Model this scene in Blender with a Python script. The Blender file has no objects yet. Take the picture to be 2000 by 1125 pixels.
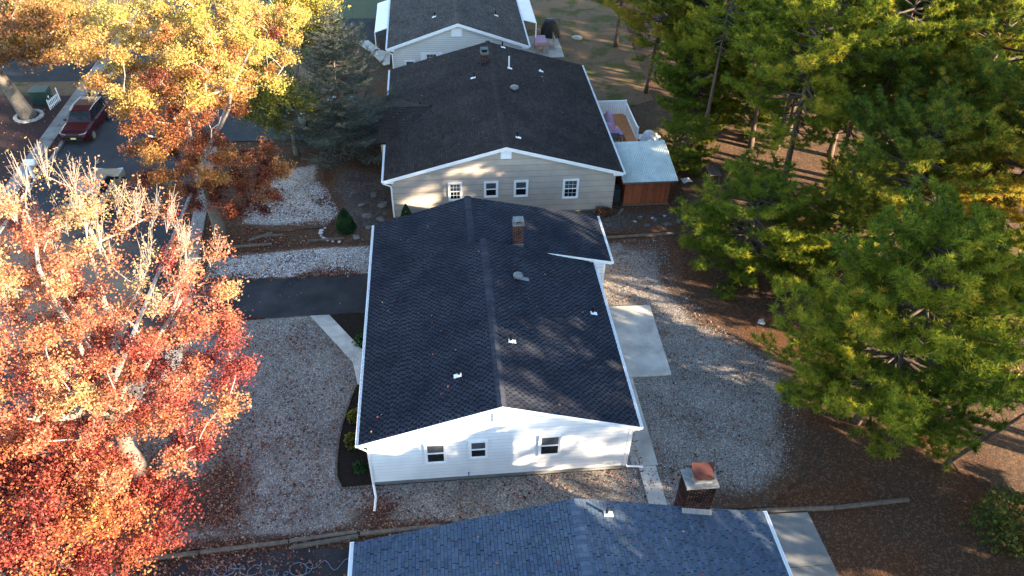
import bpy, math, random
import numpy as np
from mathutils import Vector, Matrix

# ------------------------------------------------------------------ camera, sky, sun, exposure
S = bpy.context.scene
C = bpy.context.collection
FPX, CAMP, PITCH, YAW, ROLL = 1480.8, Vector((3.345, -18.639, 26.004)), 0.7029, 0.1107, 0.0236
fw = Vector((math.sin(YAW)*math.cos(PITCH), math.cos(YAW)*math.cos(PITCH), -math.sin(PITCH)))
r0 = Vector((math.cos(YAW), -math.sin(YAW), 0)); u0 = r0.cross(fw)
rt = math.cos(ROLL)*r0 + math.sin(ROLL)*u0
up = -math.sin(ROLL)*r0 + math.cos(ROLL)*u0
cd = bpy.data.cameras.new('camera'); cam = bpy.data.objects.new('camera', cd); C.objects.link(cam)
cam.matrix_world = Matrix(((rt.x, up.x, -fw.x, CAMP.x), (rt.y, up.y, -fw.y, CAMP.y), (rt.z, up.z, -fw.z, CAMP.z), (0, 0, 0, 1)))
cd.sensor_width = 36; cd.lens = 36*FPX/2000; cd.clip_end = 2000; cd.clip_start = .5
S.camera = cam
SUN_EL, SUN_AZ = math.radians(15), math.radians(-30)          # azimuth from +X towards +Y
sv = Vector((math.cos(SUN_EL)*math.cos(SUN_AZ), math.cos(SUN_EL)*math.sin(SUN_AZ), math.sin(SUN_EL)))
w = bpy.data.worlds.new('World'); S.world = w; w.use_nodes = True
wn = w.node_tree.nodes; sky = wn.new('ShaderNodeTexSky'); sky.sky_type = 'NISHITA'; sky.sun_disc = False
sky.sun_elevation = SUN_EL; sky.sun_rotation = math.atan2(sv.x, sv.y); sky.air_density = 1.0; sky.dust_density = 0.3; sky.ozone_density = 1.3
w.node_tree.links.new(sky.outputs[0], wn['Background'].inputs[0]); wn['Background'].inputs[1].default_value = 0.11
ld = bpy.data.lights.new('sun', 'SUN'); ld.energy = 5.0; ld.angle = math.radians(0.6); ld.color = (1, .80, .56)
lo = bpy.data.objects.new('sun', ld); C.objects.link(lo); lo.rotation_euler = sv.to_track_quat('Z', 'Y').to_euler(); lo.location = (60, -40, 50)
S.view_settings.view_transform = 'Standard'; S.view_settings.look = 'None'; S.view_settings.gamma = 1
S.view_settings.exposure = 3.0
S.render.engine = 'CYCLES'; S.cycles.max_bounces = 6; S.cycles.diffuse_bounces = 3; S.cycles.transparent_max_bounces = 4

# ------------------------------------------------------------------ helpers
def at(px, py, z=0, Y=None):                                   # photo pixel -> point on a height or a depth plane
    d = fw + rt*((px-1000)/FPX) - up*((py-562.5)/FPX)
    t = (Y-CAMP.y)/d.y if Y is not None else (z-CAMP.z)/d.z
    return CAMP + d*t

def tag(o, label=None, cat=None, group=None, kind=None):
    for k, v in (('label', label), ('category', cat), ('group', group), ('kind', kind)):
        if v: o[k] = v
    return o

def thing(name, label, cat, loc=(0, 0, 0), rz=0, group=None):
    o = bpy.data.objects.new(name, None); C.objects.link(o); o.empty_display_size = .2
    o.location = loc; o.rotation_euler = (0, 0, rz)
    return tag(o, label, cat, group)

def wloc(o):
    v = Vector((0, 0, 0))
    while o: v += o.location; o = o.parent
    return v

def link(name, me, m, parent=None, loc=(0, 0, 0), rot=(0, 0, 0), scale=(1, 1, 1)):
    o = bpy.data.objects.new(name, me); C.objects.link(o)
    if m and not me.materials: me.materials.append(m)
    o.parent = parent; o.location = loc; o.rotation_euler = rot; o.scale = scale
    return o

def copy_tree(o, parent=None):
    c = o.copy(); C.objects.link(c); c.parent = parent
    for ch in list(o.children): copy_tree(ch, c)
    return c

class MB:
    def __init__(s): s.v = []; s.f = []
    def add(s, vs, fs):
        b = len(s.v); s.v += [tuple(v) for v in vs]; s.f += [tuple(i+b for i in f) for f in fs]; return s
    def box(s, x0, x1, y0, y1, z0, z1):
        return s.add([(x0,y0,z0),(x1,y0,z0),(x1,y1,z0),(x0,y1,z0),(x0,y0,z1),(x1,y0,z1),(x1,y1,z1),(x0,y1,z1)],
                     [(0,3,2,1),(4,5,6,7),(0,1,5,4),(1,2,6,5),(2,3,7,6),(3,0,4,7)])
    def prism(s, poly, vec):
        n = len(poly); vec = Vector(vec); a = [Vector(p) for p in poly]
        return s.add([*a, *[p+vec for p in a]], [tuple(range(n))[::-1], tuple(range(n, 2*n))] + [(i, (i+1) % n, (i+1) % n+n, i+n) for i in range(n)])
    def tube(s, pts, rad, n=6, cap=True):
        pts = [Vector(p) for p in pts]; k = len(pts)
        if not hasattr(rad, '__len__'): rad = [rad]*k
        vs = []; ref = None
        for i, p in enumerate(pts):
            d = (pts[min(i+1, k-1)]-pts[max(i-1, 0)])
            d = d.normalized() if d.length > 1e-9 else Vector((0, 0, 1))
            if ref is None: ref = Vector((1, 0, 0)) if abs(d.x) < .8 else Vector((0, 1, 0))
            a = (ref-d*ref.dot(d)).normalized(); b = d.cross(a); ref = a
            vs += [p+(a*math.cos(2*math.pi*j/n)+b*math.sin(2*math.pi*j/n))*rad[i] for j in range(n)]
        fs = [(i*n+j, i*n+(j+1) % n, (i+1)*n+(j+1) % n, (i+1)*n+j) for i in range(k-1) for j in range(n)]
        if cap: fs += [tuple(range(n))[::-1], tuple(range((k-1)*n, k*n))]
        return s.add(vs, fs)
    def lathe(s, prof, n=12, c=(0, 0, 0)):
        vs = [(c[0]+r*math.cos(2*math.pi*j/n), c[1]+r*math.sin(2*math.pi*j/n), c[2]+z) for r, z in prof for j in range(n)]
        k = len(prof)
        fs = [(i*n+j, i*n+(j+1) % n, (i+1)*n+(j+1) % n, (i+1)*n+j) for i in range(k-1) for j in range(n)]
        fs += [tuple(range(n))[::-1], tuple(range((k-1)*n, k*n))]
        return s.add(vs, fs)
    def mesh(s, name, off=(0, 0, 0), smooth=False):
        me = bpy.data.meshes.new(name); o = Vector(off)
        me.from_pydata([(v[0]-o.x, v[1]-o.y, v[2]-o.z) for v in s.v], [], s.f); me.update()
        if smooth: me.shade_smooth()
        return me
    def build(s, name, m, parent=None, smooth=False, local=False, bevel=0):
        o = link(name, s.mesh(name, (0, 0, 0) if local or not parent else wloc(parent), smooth), m, parent)
        if bevel:
            b = o.modifiers.new('bevel', 'BEVEL'); b.width = bevel; b.segments = 2; b.limit_method = 'ANGLE'
        return o

def npmesh(name, verts, k, col=None, vattr=None):              # verts (n*k,3): n separate k-gons, colour per face
    verts = np.asarray(verts, np.float32); n = len(verts)//k
    me = bpy.data.meshes.new(name); me.vertices.add(len(verts)); me.vertices.foreach_set('co', verts.ravel())
    me.loops.add(n*k); me.loops.foreach_set('vertex_index', np.arange(n*k, dtype=np.int32))
    me.polygons.add(n); me.polygons.foreach_set('loop_start', np.arange(0, n*k, k, dtype=np.int32))
    if col is not None:
        a = me.attributes.new('Col', 'FLOAT_COLOR', 'FACE')
        a.data.foreach_set('color', np.concatenate([np.asarray(col, np.float32), np.ones((n, 1), np.float32)], 1).ravel())
    me.update(calc_edges=True); return me

def idxmesh(name, verts, faces, fcol=None, vattr=None):         # shared verts, quads
    verts = np.asarray(verts, np.float32); faces = np.asarray(faces, np.int32); k = faces.shape[1]; n = len(faces)
    me = bpy.data.meshes.new(name); me.vertices.add(len(verts)); me.vertices.foreach_set('co', verts.ravel())
    me.loops.add(n*k); me.loops.foreach_set('vertex_index', faces.ravel())
    me.polygons.add(n); me.polygons.foreach_set('loop_start', np.arange(0, n*k, k, dtype=np.int32))
    if fcol is not None:
        a = me.attributes.new('Col', 'FLOAT_COLOR', 'FACE')
        a.data.foreach_set('color', np.concatenate([np.asarray(fcol, np.float32), np.ones((n, 1), np.float32)], 1).ravel())
    if vattr is not None:
        a = me.attributes.new('litter', 'FLOAT', 'POINT'); a.data.foreach_set('value', np.asarray(vattr, np.float32))
    me.update(calc_edges=True); return me

def wob(P, f, seed):                                            # cheap smooth noise, about -1..1
    r = np.random.default_rng(seed); o = np.zeros(len(P))
    for i in range(6):
        k = r.normal(size=3); k *= f*(.6+.9*r.random())/np.linalg.norm(k); o += np.sin(P@k+r.random()*6.28)
    return o/3.2

# ------------------------------------------------------------------ materials
def nodes(name):
    m = bpy.data.materials.new(name); m.use_nodes = True
    nt = m.node_tree; return m, nt, nt.nodes, nt.links, nt.nodes['Principled BSDF']

def mixc(nt, fac, a, b, blend='MIX'):
    n = nt.nodes.new('ShaderNodeMix'); n.data_type = 'RGBA'; n.blend_type = blend
    for s, v in ((n.inputs[0], fac), (n.inputs[6], a), (n.inputs[7], b)):
        if isinstance(v, (int, float)): s.default_value = v
        elif isinstance(v, tuple): s.default_value = (*v, 1) if len(v) == 3 else v
        else: nt.links.new(v, s)
    return n.outputs[2]

def noise(nt, scale, detail=4, rough=.6, world=True, kind='Noise', vec=None):
    g = nt.nodes.new('ShaderNodeNewGeometry') if world else nt.nodes.new('ShaderNodeTexCoord')
    if kind == 'Noise':
        n = nt.nodes.new('ShaderNodeTexNoise'); n.inputs['Detail'].default_value = detail; n.inputs['Roughness'].default_value = rough
    else:
        n = nt.nodes.new('ShaderNodeTexVoronoi')
    n.inputs['Scale'].default_value = scale
    nt.links.new(vec or (g.outputs['Position'] if world else g.outputs['Object']), n.inputs['Vector'])
    return n

def ramp(nt, src, stops):
    r = nt.nodes.new('ShaderNodeValToRGB'); e = r.color_ramp.elements
    while len(e) < len(stops): e.new(.5)
    for i, (p, c) in enumerate(stops): e[i].position = p; e[i].color = (*c, 1) if not isinstance(c, (int, float)) else (c, c, c, 1)
    nt.links.new(src, r.inputs[0]); return r.outputs[0]

def bumpto(nt, bs, src, strength, dist=.01):
    b = nt.nodes.new('ShaderNodeBump'); b.inputs['Strength'].default_value = strength; b.inputs['Distance'].default_value = dist
    nt.links.new(src, b.inputs['Height']); nt.links.new(b.outputs[0], bs.inputs['Normal'])

def mat(name, c1, c2=None, scale=4, rough=.7, bump=.2, bscale=60, metal=0, attr=False, objvar=0, fine=0, spec=.25, detail=5):
    m, nt, N, L, bs = nodes(name)
    c2 = c2 or tuple(min(1, c*.75) for c in c1)
    n = noise(nt, scale, detail)
    col = mixc(nt, ramp(nt, n.outputs['Fac'], [(.3, 0.), (.7, 1.)]), c1, c2)
    if fine:
        f = noise(nt, 90, 2)
        col = mixc(nt, fine, col, ramp(nt, f.outputs['Fac'], [(.3, .15), (.7, .95)]), 'OVERLAY')
    if attr:
        a = N.new('ShaderNodeAttribute'); a.attribute_name = 'Col'
        col = mixc(nt, 1., col, a.outputs['Color'], 'MULTIPLY')
    if objvar:
        oi = N.new('ShaderNodeObjectInfo')
        col = mixc(nt, objvar, col, ramp(nt, oi.outputs['Random'], [(0., .2), (1., .85)]), 'OVERLAY')
    L.new(col, bs.inputs['Base Color']); bs.inputs['Roughness'].default_value = rough; bs.inputs['Metallic'].default_value = metal
    bs.inputs['Specular IOR Level'].default_value = spec
    if bump: bumpto(nt, bs, noise(nt, bscale, 3).outputs['Fac'], bump)
    return m

def leafmat(name, trans=.35, rough=.55, spec=.25):
    m, nt, N, L, bs = nodes(name)
    a = N.new('ShaderNodeAttribute'); a.attribute_name = 'Col'
    L.new(a.outputs['Color'], bs.inputs['Base Color']); bs.inputs['Roughness'].default_value = rough; bs.inputs['Specular IOR Level'].default_value = spec
    t = N.new('ShaderNodeBsdfTranslucent'); L.new(a.outputs['Color'], t.inputs['Color'])
    mx = N.new('ShaderNodeMixShader'); mx.inputs[0].default_value = trans
    L.new(bs.outputs[0], mx.inputs[1]); L.new(t.outputs[0], mx.inputs[2]); L.new(mx.outputs[0], N['Material Output'].inputs['Surface'])
    return m

def littercol(nt):                                               # brown leaf and needle litter, shared by ground and gravel edges
    a = noise(nt, 22, 6, .75); b = noise(nt, .35, 3); v = noise(nt, 14, kind='Voronoi')
    c = ramp(nt, a.outputs['Fac'], [(.3, (.014, .010, .008)), (.5, (.050, .031, .020)), (.68, (.15, .088, .048))])
    c = mixc(nt, ramp(nt, b.outputs['Fac'], [(.42, 0.), (.6, .75)]), c, mixc(nt, 1., c, (1.35, .9, .62), 'MULTIPLY'))
    sp = N = nt.nodes.new('ShaderNodeSeparateColor'); nt.links.new(v.outputs['Color'], sp.inputs[0])
    return mixc(nt, ramp(nt, sp.outputs[0], [(.82, 0.), (.86, .55)]), c, (.17, .09, .055))

def gravelmat(name, stops, tint=(1.12, 1, .87), scale=23):
    m, nt, N, L, bs = nodes(name)
    v = noise(nt, scale, kind='Voronoi'); sp = N.new('ShaderNodeSeparateColor'); L.new(v.outputs['Color'], sp.inputs[0])
    v2 = noise(nt, scale*2.3, kind='Voronoi'); sp2 = N.new('ShaderNodeSeparateColor'); L.new(v2.outputs['Color'], sp2.inputs[0])
    c = ramp(nt, sp.outputs[0], stops); c2 = ramp(nt, sp2.outputs[1], stops); c = mixc(nt, .45, c, c2)
    big = noise(nt, .55, 4); c = mixc(nt, 1., c, ramp(nt, big.outputs['Fac'], [(.3, (.68, .66, .64)), (.7, (1.18, 1.18, 1.18))]), 'MULTIPLY')
    c = mixc(nt, 1., c, tint, 'MULTIPLY')
    c = mixc(nt, ramp(nt, v.outputs['Distance'], [(.0, 0.), (.9, .55)]), c, (.05, .045, .045))
    a = N.new('ShaderNodeAttribute'); a.attribute_name = 'litter'
    nz = noise(nt, 5, 6, .75)
    ad = N.new('ShaderNodeMath'); ad.operation = 'ADD'; L.new(a.outputs['Fac'], ad.inputs[0]); L.new(nz.outputs['Fac'], ad.inputs[1])
    c = mixc(nt, ramp(nt, ad.outputs[0], [(.72, 0.), (1.0, 1.)]), c, littercol(nt))
    L.new(c, bs.inputs['Base Color']); bs.inputs['Roughness'].default_value = .85; bs.inputs['Specular IOR Level'].default_value = .2
    bumpto(nt, bs, sp.outputs[0], .8, .03)
    return m

M = {}
m, nt, N, L, bs = nodes('forest_floor'); L.new(littercol(nt), bs.inputs['Base Color']); bs.inputs['Roughness'].default_value = .95
bs.inputs['Specular IOR Level'].default_value = .1; bumpto(nt, bs, noise(nt, 22, 6, .75).outputs['Fac'], .9, .05); M['litter'] = m
M['gravel'] = gravelmat('grey_gravel', [(0, (.035, .033, .035)), (.25, (.10, .098, .10)), (.6, (.22, .215, .215)), (.85, (.36, .35, .34)), (1, (.62, .60, .57))], scale=23)
M['white_gravel'] = gravelmat('white_gravel', [(0, (.06, .06, .06)), (.2, (.2, .2, .2)), (.55, (.40, .39, .38)), (.85, (.58, .56, .54)), (1, (.75, .73, .7))], scale=15)
M['needlebed'] = gravelmat('needle_carpet', [(0, (.025, .014, .009)), (.4, (.075, .040, .021)), (.75, (.15, .085, .04)), (1, (.27, .17, .085))], scale=13)
M['asphalt'] = mat('asphalt', (.030, .031, .034), (.046, .047, .050), 1.2, .85, .5, 120, fine=.25, spec=.12)
M['seal'] = mat('sealed_asphalt', (.017, .018, .020), (.040, .040, .043), .7, .85, .4, 90, fine=.2, spec=.1)
M['concrete'] = mat('concrete', (.46, .43, .38), (.27, .255, .23), 1.1, .9, .3, 80, fine=.25, objvar=.18, spec=.1)
M['sidewalk'] = mat('sidewalk_concrete', (.24, .23, .21), (.15, .145, .135), 1.3, .9, .3, 80, fine=.25, objvar=.2, spec=.1)
M['old_concrete'] = mat('old_concrete', (.17, .17, .165), (.095, .10, .10), 1.1, .85, .3, 60, fine=.25, objvar=.1)
M['mulch'] = mat('black_mulch', (.010, .008, .007), (.028, .021, .017), 14, .95, .9, 45, spec=.05)
M['redmulch'] = mat('brown_mulch', (.030, .018, .016), (.075, .046, .042), 12, .95, .8, 45, spec=.05)
M['earth'] = gravelmat('dark_soil', [(0, (.014, .011, .010)), (.4, (.045, .036, .032)), (.75, (.085, .070, .062)), (1, (.16, .14, .125))], scale=9)
m, nt, N, L, bs = nodes('lawn'); g1 = noise(nt, 30, 5); g2 = noise(nt, .5, 5, .65)
gc = ramp(nt, g1.outputs['Fac'], [(.3, (.034, .036, .010)), (.7, (.088, .085, .022))])
L.new(mixc(nt, ramp(nt, g2.outputs['Fac'], [(.42, 0.), (.52, 1.)]), gc, mixc(nt, .45, littercol(nt), (.21, .145, .09))), bs.inputs['Base Color'])
bs.inputs['Roughness'].default_value = .9; bs.inputs['Specular IOR Level'].default_value = .1; bumpto(nt, bs, g1.outputs['Fac'], .9, .04); M['lawn'] = m
m, nt, N, L, bs = nodes('green_grass'); g1 = noise(nt, 40, 5)
L.new(ramp(nt, g1.outputs['Fac'], [(.3, (.012, .024, .006)), (.7, (.032, .052, .012))]), bs.inputs['Base Color']); bs.inputs['Roughness'].default_value = .9
bumpto(nt, bs, g1.outputs['Fac'], .9, .04); M['grass'] = m
M['white'] = mat('white_vinyl', (.73, .74, .74), (.60, .615, .62), .9, .55, .05, 30)
M['trim'] = mat('white_trim', (.78, .78, .77), (.70, .70, .69), 2, .45, .05, 30)
M['wall'] = mat('lap_shade_wall', (.22, .22, .21), None, 2)  # dark tone draws the shade lines between siding boards
M['beige'] = mat('beige_siding', (.41, .355, .295), (.33, .29, .245), 1.3, .75, .2, 30, objvar=.10, fine=.06)
M['cream'] = mat('cream_vinyl', (.60, .585, .54), (.54, .53, .49), 1, .6, .05, 30, objvar=.05)
M['shing_dark'] = mat('navy_black_shingle', (.014, .0165, .024), (.034, .037, .047), .7, .9, .6, 160, attr=True, fine=.3, spec=.08)
M['shing_old'] = mat('worn_black_shingle', (.021, .017, .016), (.037, .031, .028), .5, .9, .6, 160, attr=True, fine=.3, spec=.08)
M['shing_brown'] = mat('grey_brown_shingle', (.042, .036, .034), (.07, .061, .056), .8, .9, .6, 160, attr=True, fine=.3, spec=.08)
M['shing_blue'] = mat('slate_grey_shingle', (.044, .063, .092), (.062, .080, .108), .9, .9, .6, 160, attr=True, fine=.3, spec=.08)
for k in ('dark', 'old', 'brown', 'blue'):
    pass
M['felt'] = mat('roof_felt', (.010, .010, .012), None, 2, .95, spec=.05)
M['felt_navy'] = mat('under_shingle', (.009, .011, .017), (.012, .014, .02), 2, .95, spec=.05)
M['felt_blue'] = mat('roof_felt_grey', (.018, .024, .034), None, 2, .95, spec=.05)
m, nt, N, L, bs = nodes('dark_glass'); bs.inputs['Base Color'].default_value = (.008, .010, .012, 1); bs.inputs['Roughness'].default_value = .06
bs.inputs['Specular IOR Level'].default_value = .5; M['glass'] = m
M['blind'] = mat('blind_behind_glass', (.075, .08, .085), (.05, .055, .06), 3, .12, 0, spec=.5)
M['brick'] = mat('red_brick', (.085, .034, .026), (.04, .022, .020), 6, .9, .4, 90, attr=True, spec=.1)
M['mortar'] = mat('mortar', (.30, .28, .25), (.2, .19, .17), 9, .9, .5, 90)
M['cap'] = mat('chimney_crown', (.20, .195, .185), (.09, .09, .09), 5, .9, .5, 40, fine=.3)
M['rust'] = mat('rusted_cap', (.07, .020, .014), (.045, .016, .013), 5, .85, .3, 60)
M['lead'] = mat('flashing', (.17, .175, .18), (.11, .11, .11), 6, .45, .1, 30, metal=.3)
M['black'] = mat('black_pipe', (.012, .012, .013), None, 6, .5, .05)
M['bark'] = mat('grey_bark', (.155, .135, .115), (.08, .07, .06), 7, .9, .8, 30, fine=.3)
M['twig'] = mat('pale_twig', (.27, .225, .195), (.18, .15, .13), 3, .85, .2, 60)
M['pinebark'] = mat('pine_bark', (.13, .085, .065), (.05, .036, .03), 9, .95, 1., 22, fine=.3)
M['pinetwig'] = mat('pine_twig', (.10, .075, .06), (.05, .04, .034), 4, .95, .4, 40)
M['leaf'] = leafmat('autumn_leaf', .42)
M['needle'] = leafmat('pine_needle', .45, .6, .1)
M['litterleaf'] = leafmat('fallen_leaf', .1, .8)
M['darkstone'] = mat('soil_stone', (.13, .12, .11), (.07, .064, .06), 5, .9, .6, 30, objvar=.3)
M['stone'] = mat('pale_stone', (.40, .385, .36), (.24, .23, .22), 5, .85, .5, 30, objvar=.3)
M['pebble'] = mat('pebble', (1, 1, 1), (.9, .9, .9), 5, .8, 0, attr=True)
M['timber'] = mat('weathered_timber', (.13, .105, .082), (.065, .052, .042), 5, .9, .7, 30, fine=.35, objvar=.25)
M['cedarwood'] = mat('red_cedar_board', (.215, .062, .026), (.15, .042, .019), 3, .7, .3, 40, objvar=.25, fine=.15)
M['deck'] = mat('orange_deck_board', (.42, .165, .055), (.32, .12, .042), 3, .7, .3, 40, objvar=.2, fine=.15)
M['steel'] = mat('galvanised_sheet', (.46, .50, .46), (.33, .37, .35), 2.2, .5, .1, 30, metal=.15)
M['maroon'] = mat('maroon_paint', (.036, .003, .008), (.032, .003, .007), 2, .28, 0, spec=.3)
M['tan'] = mat('tan_paint', (.24, .19, .13), None, 2, .3, 0, spec=.6)
M['silver'] = mat('silver_paint', (.30, .33, .37), None, 2, .3, 0, metal=.4)
M['tyre'] = mat('rubber', (.014, .014, .014), None, 5, .85, .1)
M['rim'] = mat('alloy', (.35, .35, .36), None, 5, .35, 0, metal=.8)
m, nt, N, L, bs = nodes('head_lamp'); bs.inputs['Base Color'].default_value = (.75, .77, .8, 1); bs.inputs['Roughness'].default_value = .12; M['lamp'] = m
M['plate'] = mat('yellow_plate', (.62, .60, .10), (.7, .7, .25), 9, .5, 0)
M['greenbox'] = mat('green_steel', (.018, .044, .038), (.014, .034, .03), 3, .5, .05)
M['plastic'] = mat('dark_bin', (.02, .028, .034), None, 3, .5, .05)
M['cover'] = mat('black_cover', (.012, .012, .013), (.022, .022, .023), 3, .6, .5, 6)
M['pinkcloth'] = mat('floral_cloth', (.46, .28, .33), (.30, .22, .36), 9, .9, .1, 20)
M['rattan'] = mat('pale_metal_frame', (.36, .29, .22), None, 5, .6, .1)
M['tarp'] = mat('clear_sheet', (.62, .64, .66), (.42, .45, .48), 3, .35, .5, 7)
M['hose'] = mat('grey_blue_hose', (.13, .15, .20), None, 5, .5, 0)
M['red'] = mat('flag_red', (.45, .02, .03), None, 5, .8, 0); M['navy'] = mat('flag_blue', (.02, .03, .14), None, 5, .8, 0); M['cloth'] = mat('flag_white', (.75, .75, .75), None, 5, .8, 0)
M['bluep'] = mat('blue_plastic', (.03, .14, .33), None, 5, .5, 0)

# ------------------------------------------------------------------ the ground and what lies on it
def struct(name, me, m): return tag(link(name, me, m), kind='structure')
def inpoly(X, Y, poly):
    r = np.zeros(X.shape, bool); n = len(poly)
    for i in range(n):
        x0, y0 = poly[i]; x1, y1 = poly[(i+1) % n]
        if y0 == y1: continue
        c = ((y0 > Y) != (y1 > Y)) & (X < (x1-x0)*(Y-y0)/(y1-y0)+x0); r ^= c
    return r
def edged(X, Y, poly):
    d = np.full(X.shape, 1e9); n = len(poly)
    for i in range(n):
        a = np.array(poly[i]); b = np.array(poly[(i+1) % n]); ab = b-a
        t = np.clip(((X-a[0])*ab[0]+(Y-a[1])*ab[1])/(ab@ab+1e-9), 0, 1)
        d = np.minimum(d, np.hypot(X-a[0]-t*ab[0], Y-a[1]-t*ab[1]))
    return d
def gravel(name, poly, m, z, soft=.6, spots=(), blotch=.0, seed=1, cell=.16, hard=()):
    xs = np.array([p[0] for p in poly]); ys = np.array([p[1] for p in poly])
    gx = np.arange(xs.min(), xs.max()+cell, cell); gy = np.arange(ys.min(), ys.max()+cell, cell)
    X, Y = np.meshgrid(gx, gy); ins = inpoly((X[:-1, :-1]+cell/2), (Y[:-1, :-1]+cell/2), poly)
    lit = np.clip(1-edged(X, Y, poly)/soft, 0, 1)*.75
    P = np.stack([X.ravel(), Y.ravel(), X.ravel()*0], 1)
    lit = lit+blotch*np.clip(wob(P, 1.1, seed).reshape(X.shape), -.6, 1)
    for (sx, sy, sr, sa) in spots: lit = lit+sa*np.exp(-((X-sx)**2+(Y-sy)**2)/sr**2)
    for (hx0, hx1, hy0, hy1) in hard:                          # crisp side: no litter against slabs and walls
        lit = np.where((X > hx0) & (X < hx1) & (Y > hy0) & (Y < hy1), lit*.15, lit)
    nx = len(gx); idx = np.arange(X.size).reshape(X.shape)
    f = np.stack([idx[:-1, :-1], idx[:-1, 1:], idx[1:, 1:], idx[1:, :-1]], -1)[ins]
    Z = np.full(X.size, z)+.012*wob(P, 2.2, seed+5)
    me = idxmesh(name, np.stack([X.ravel(), Y.ravel(), Z], 1), f, None, lit.ravel())
    return struct(name, me, m)
def sheet(name, poly, z, m, thick=0):
    b = MB(); n = len(poly)
    if thick: b.prism([(x, y, z-thick) for x, y in poly], (0, 0, thick))
    else: b.add([(x, y, z) for x, y in poly], [tuple(range(n))])
    return struct(name, b.mesh(name), m)

sheet('ground', [(-600, -600), (600, -600), (600, 600), (-600, 600)], -.03, M['litter'])
sheet('road', [(-21.8, -60), (-12.1, -60), (-12.1, 160), (-21.8, 160)], .004, M['asphalt'])
wavy = lambda x0, x1, y, a, n=14, s=0: [(x0+(x1-x0)*i/n, y+a*math.sin(i*1.7+s)) for i in range(n+1)]
sheet('driveway', [(-12.08, 9.7)]+wavy(-9.5, -.2, 10.45, .05)+[(-.2, 13.6)]+wavy(-9.3, -.2, 13.55, .06, s=1)[::-1]+[(-12.08, 14.6)], .012, M['seal'])
gravel('gravel_yard', [(-11.6, -2.35), (-.3, -2.15), (13.3, -2.45), (13.3, .0), (10.2, 0), (.1, -.02), (-1.3, -.05), (-1.55, 1.3), (-1.5, 3.2), (-1.15, 5.0), (-.95, 5.6), (-1.0, 7.2), (-2.7, 10.2), (-3.0, 10.45), (-10.2, 10.4), (-11.6, 8)],
       M['gravel'], .0, .45, [(-9.5, 1, 3.2, .42), (-6.2, .6, 1.1, .4), (-5.9, -.8, .7, .4), (.3, -.9, .9, .5), (-5, -2.2, 1.5, .35), (2, -2.2, 1.2, .45), (-.5, -2., 1., .35), (-8, 9.8, 1.5, .4)], .17, 3,
       hard=[(-1.8, 10.6, -.9, 10.3), (9.8, 13.5, -1.9, .3), (-5.5, -.5, 5, 10.6), (-7, -2, 9.6, 10.6)])
gravel('gravel_strip', [(-9.9, 13.5), (-5, 13.45), (-.3, 13.5), (-.3, 16.4), (-4, 16.3), (-7, 16.05), (-9.9, 15.8)], M['white_gravel'], .002, .5,
       [(-9.8, 14.4, 1., .5), (-7.8, 13.6, .7, .6), (-6.2, 13.7, .3, .6), (-3.4, 13.7, .9, .7), (-2.2, 13.7, .7, .6), (-5.4, 15.0, .25, .6), (-9, 15.8, 1, .4)], .08, 4, hard=[(-1.5, 0, 13.7, 16)])
gravel('gravel_patch', [(-8.8, 18.6), (-6.5, 17.9), (-3.6, 18.1), (-2.6, 19.3), (-3.0, 21.6), (-4.2, 23.4), (-4.2, 26), (-7, 25), (-8.6, 22)], M['white_gravel'], .004, .9,
       [(-3.9, 20.9, .6, .5), (-5.2, 18.0, 1, .3)], .16, 7)
gravel('gravel_back', [(10.2, 15.75), (16.4, 15.9), (16.6, 13.5), (15.9, 11.3), (16.6, 9.2), (17.8, 7.4), (19.3, 5.8), (19.8, 3.5), (18.7, 1.2), (17.3, -1.2), (15.8, -2.2), (13.3, -2.45), (11.0, -2.3), (11.0, 0), (10.2, 0)],
       M['gravel'], .0, 1.6, [(17.5, 9, 1.6, .35), (16, 14, 1.4, .2), (18.5, 2, 1.6, .3), (15.6, 12.2, 1.2, .3), (13.9, 7.9, .5, .3), (14.0, 9.3, .6, .25)], .17, 9,
       hard=[(10.1, 13.4, -2.2, 15.4)])
gravel('needle_carpet', [(18.5, 18), (19.5, 12.5), (21.5, 8), (23, 3), (24.5, -1.5), (27, -3.5), (75, -6), (75, 75), (24, 62), (21, 45), (18.5, 38), (17.5, 30), (18.2, 22)], M['needlebed'], -.012, 2.2, [(20.5, 36, 3, .4), (24, 12, 1.5, .3)], .16, 15, cell=.45)
sheet('planting_bed', [(.3, -.02), (-1.28, -.06), (-1.5, .5), (-1.56, 1.3), (-1.55, 2.4), (-1.48, 3.2), (-1.3, 4.2), (-1.15, 5.0), (-.95, 5.55), (-.88, 6.0), (-.95, 7.3), (-2.7, 10.4), (.3, 10.4)], .022, M['mulch'])
gravel('house_soil', [(-3.4, 16.7), (-1, 16.6), (13.8, 16.2), (16.6, 16.1), (17.8, 18.0), (17.4, 19.0), (14, 18.9), (.4, 18.85), (.4, 24), (-3.2, 25), (-3.9, 22.2), (-3., 20.4), (-2.4, 18.6)], M['earth'], -.004, .7, [(-1.5, 17.2, .8, .3), (.0, 17, .6, .3), (15, 17.2, 1, .25)], .22, 33)
sheet('neighbour_driveway', [(-12.08, -16), (-.2, -16), (-.2, -2.72), (-3, -2.62), (-6.3, -2.75), (-12.08, -3.2)], .010, M['seal'])
sheet('far_driveway', [(-12.08, 45.2), (-2.5, 45.4), (-.4, 45.4), (-.4, 50.2), (-12.08, 50.6)], .012, M['seal'])
sheet('beige_driveway', [(-12.08, 28.6), (-.2, 28.4), (-.2, 33.4), (-12.08, 33.8)], .012, M['asphalt'])
sheet('far_lawn', [(-12.0, 50.7), (-.4, 50.3), (10.4, 51.6), (12, 75), (-12, 75)], .006, M['grass'])
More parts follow.
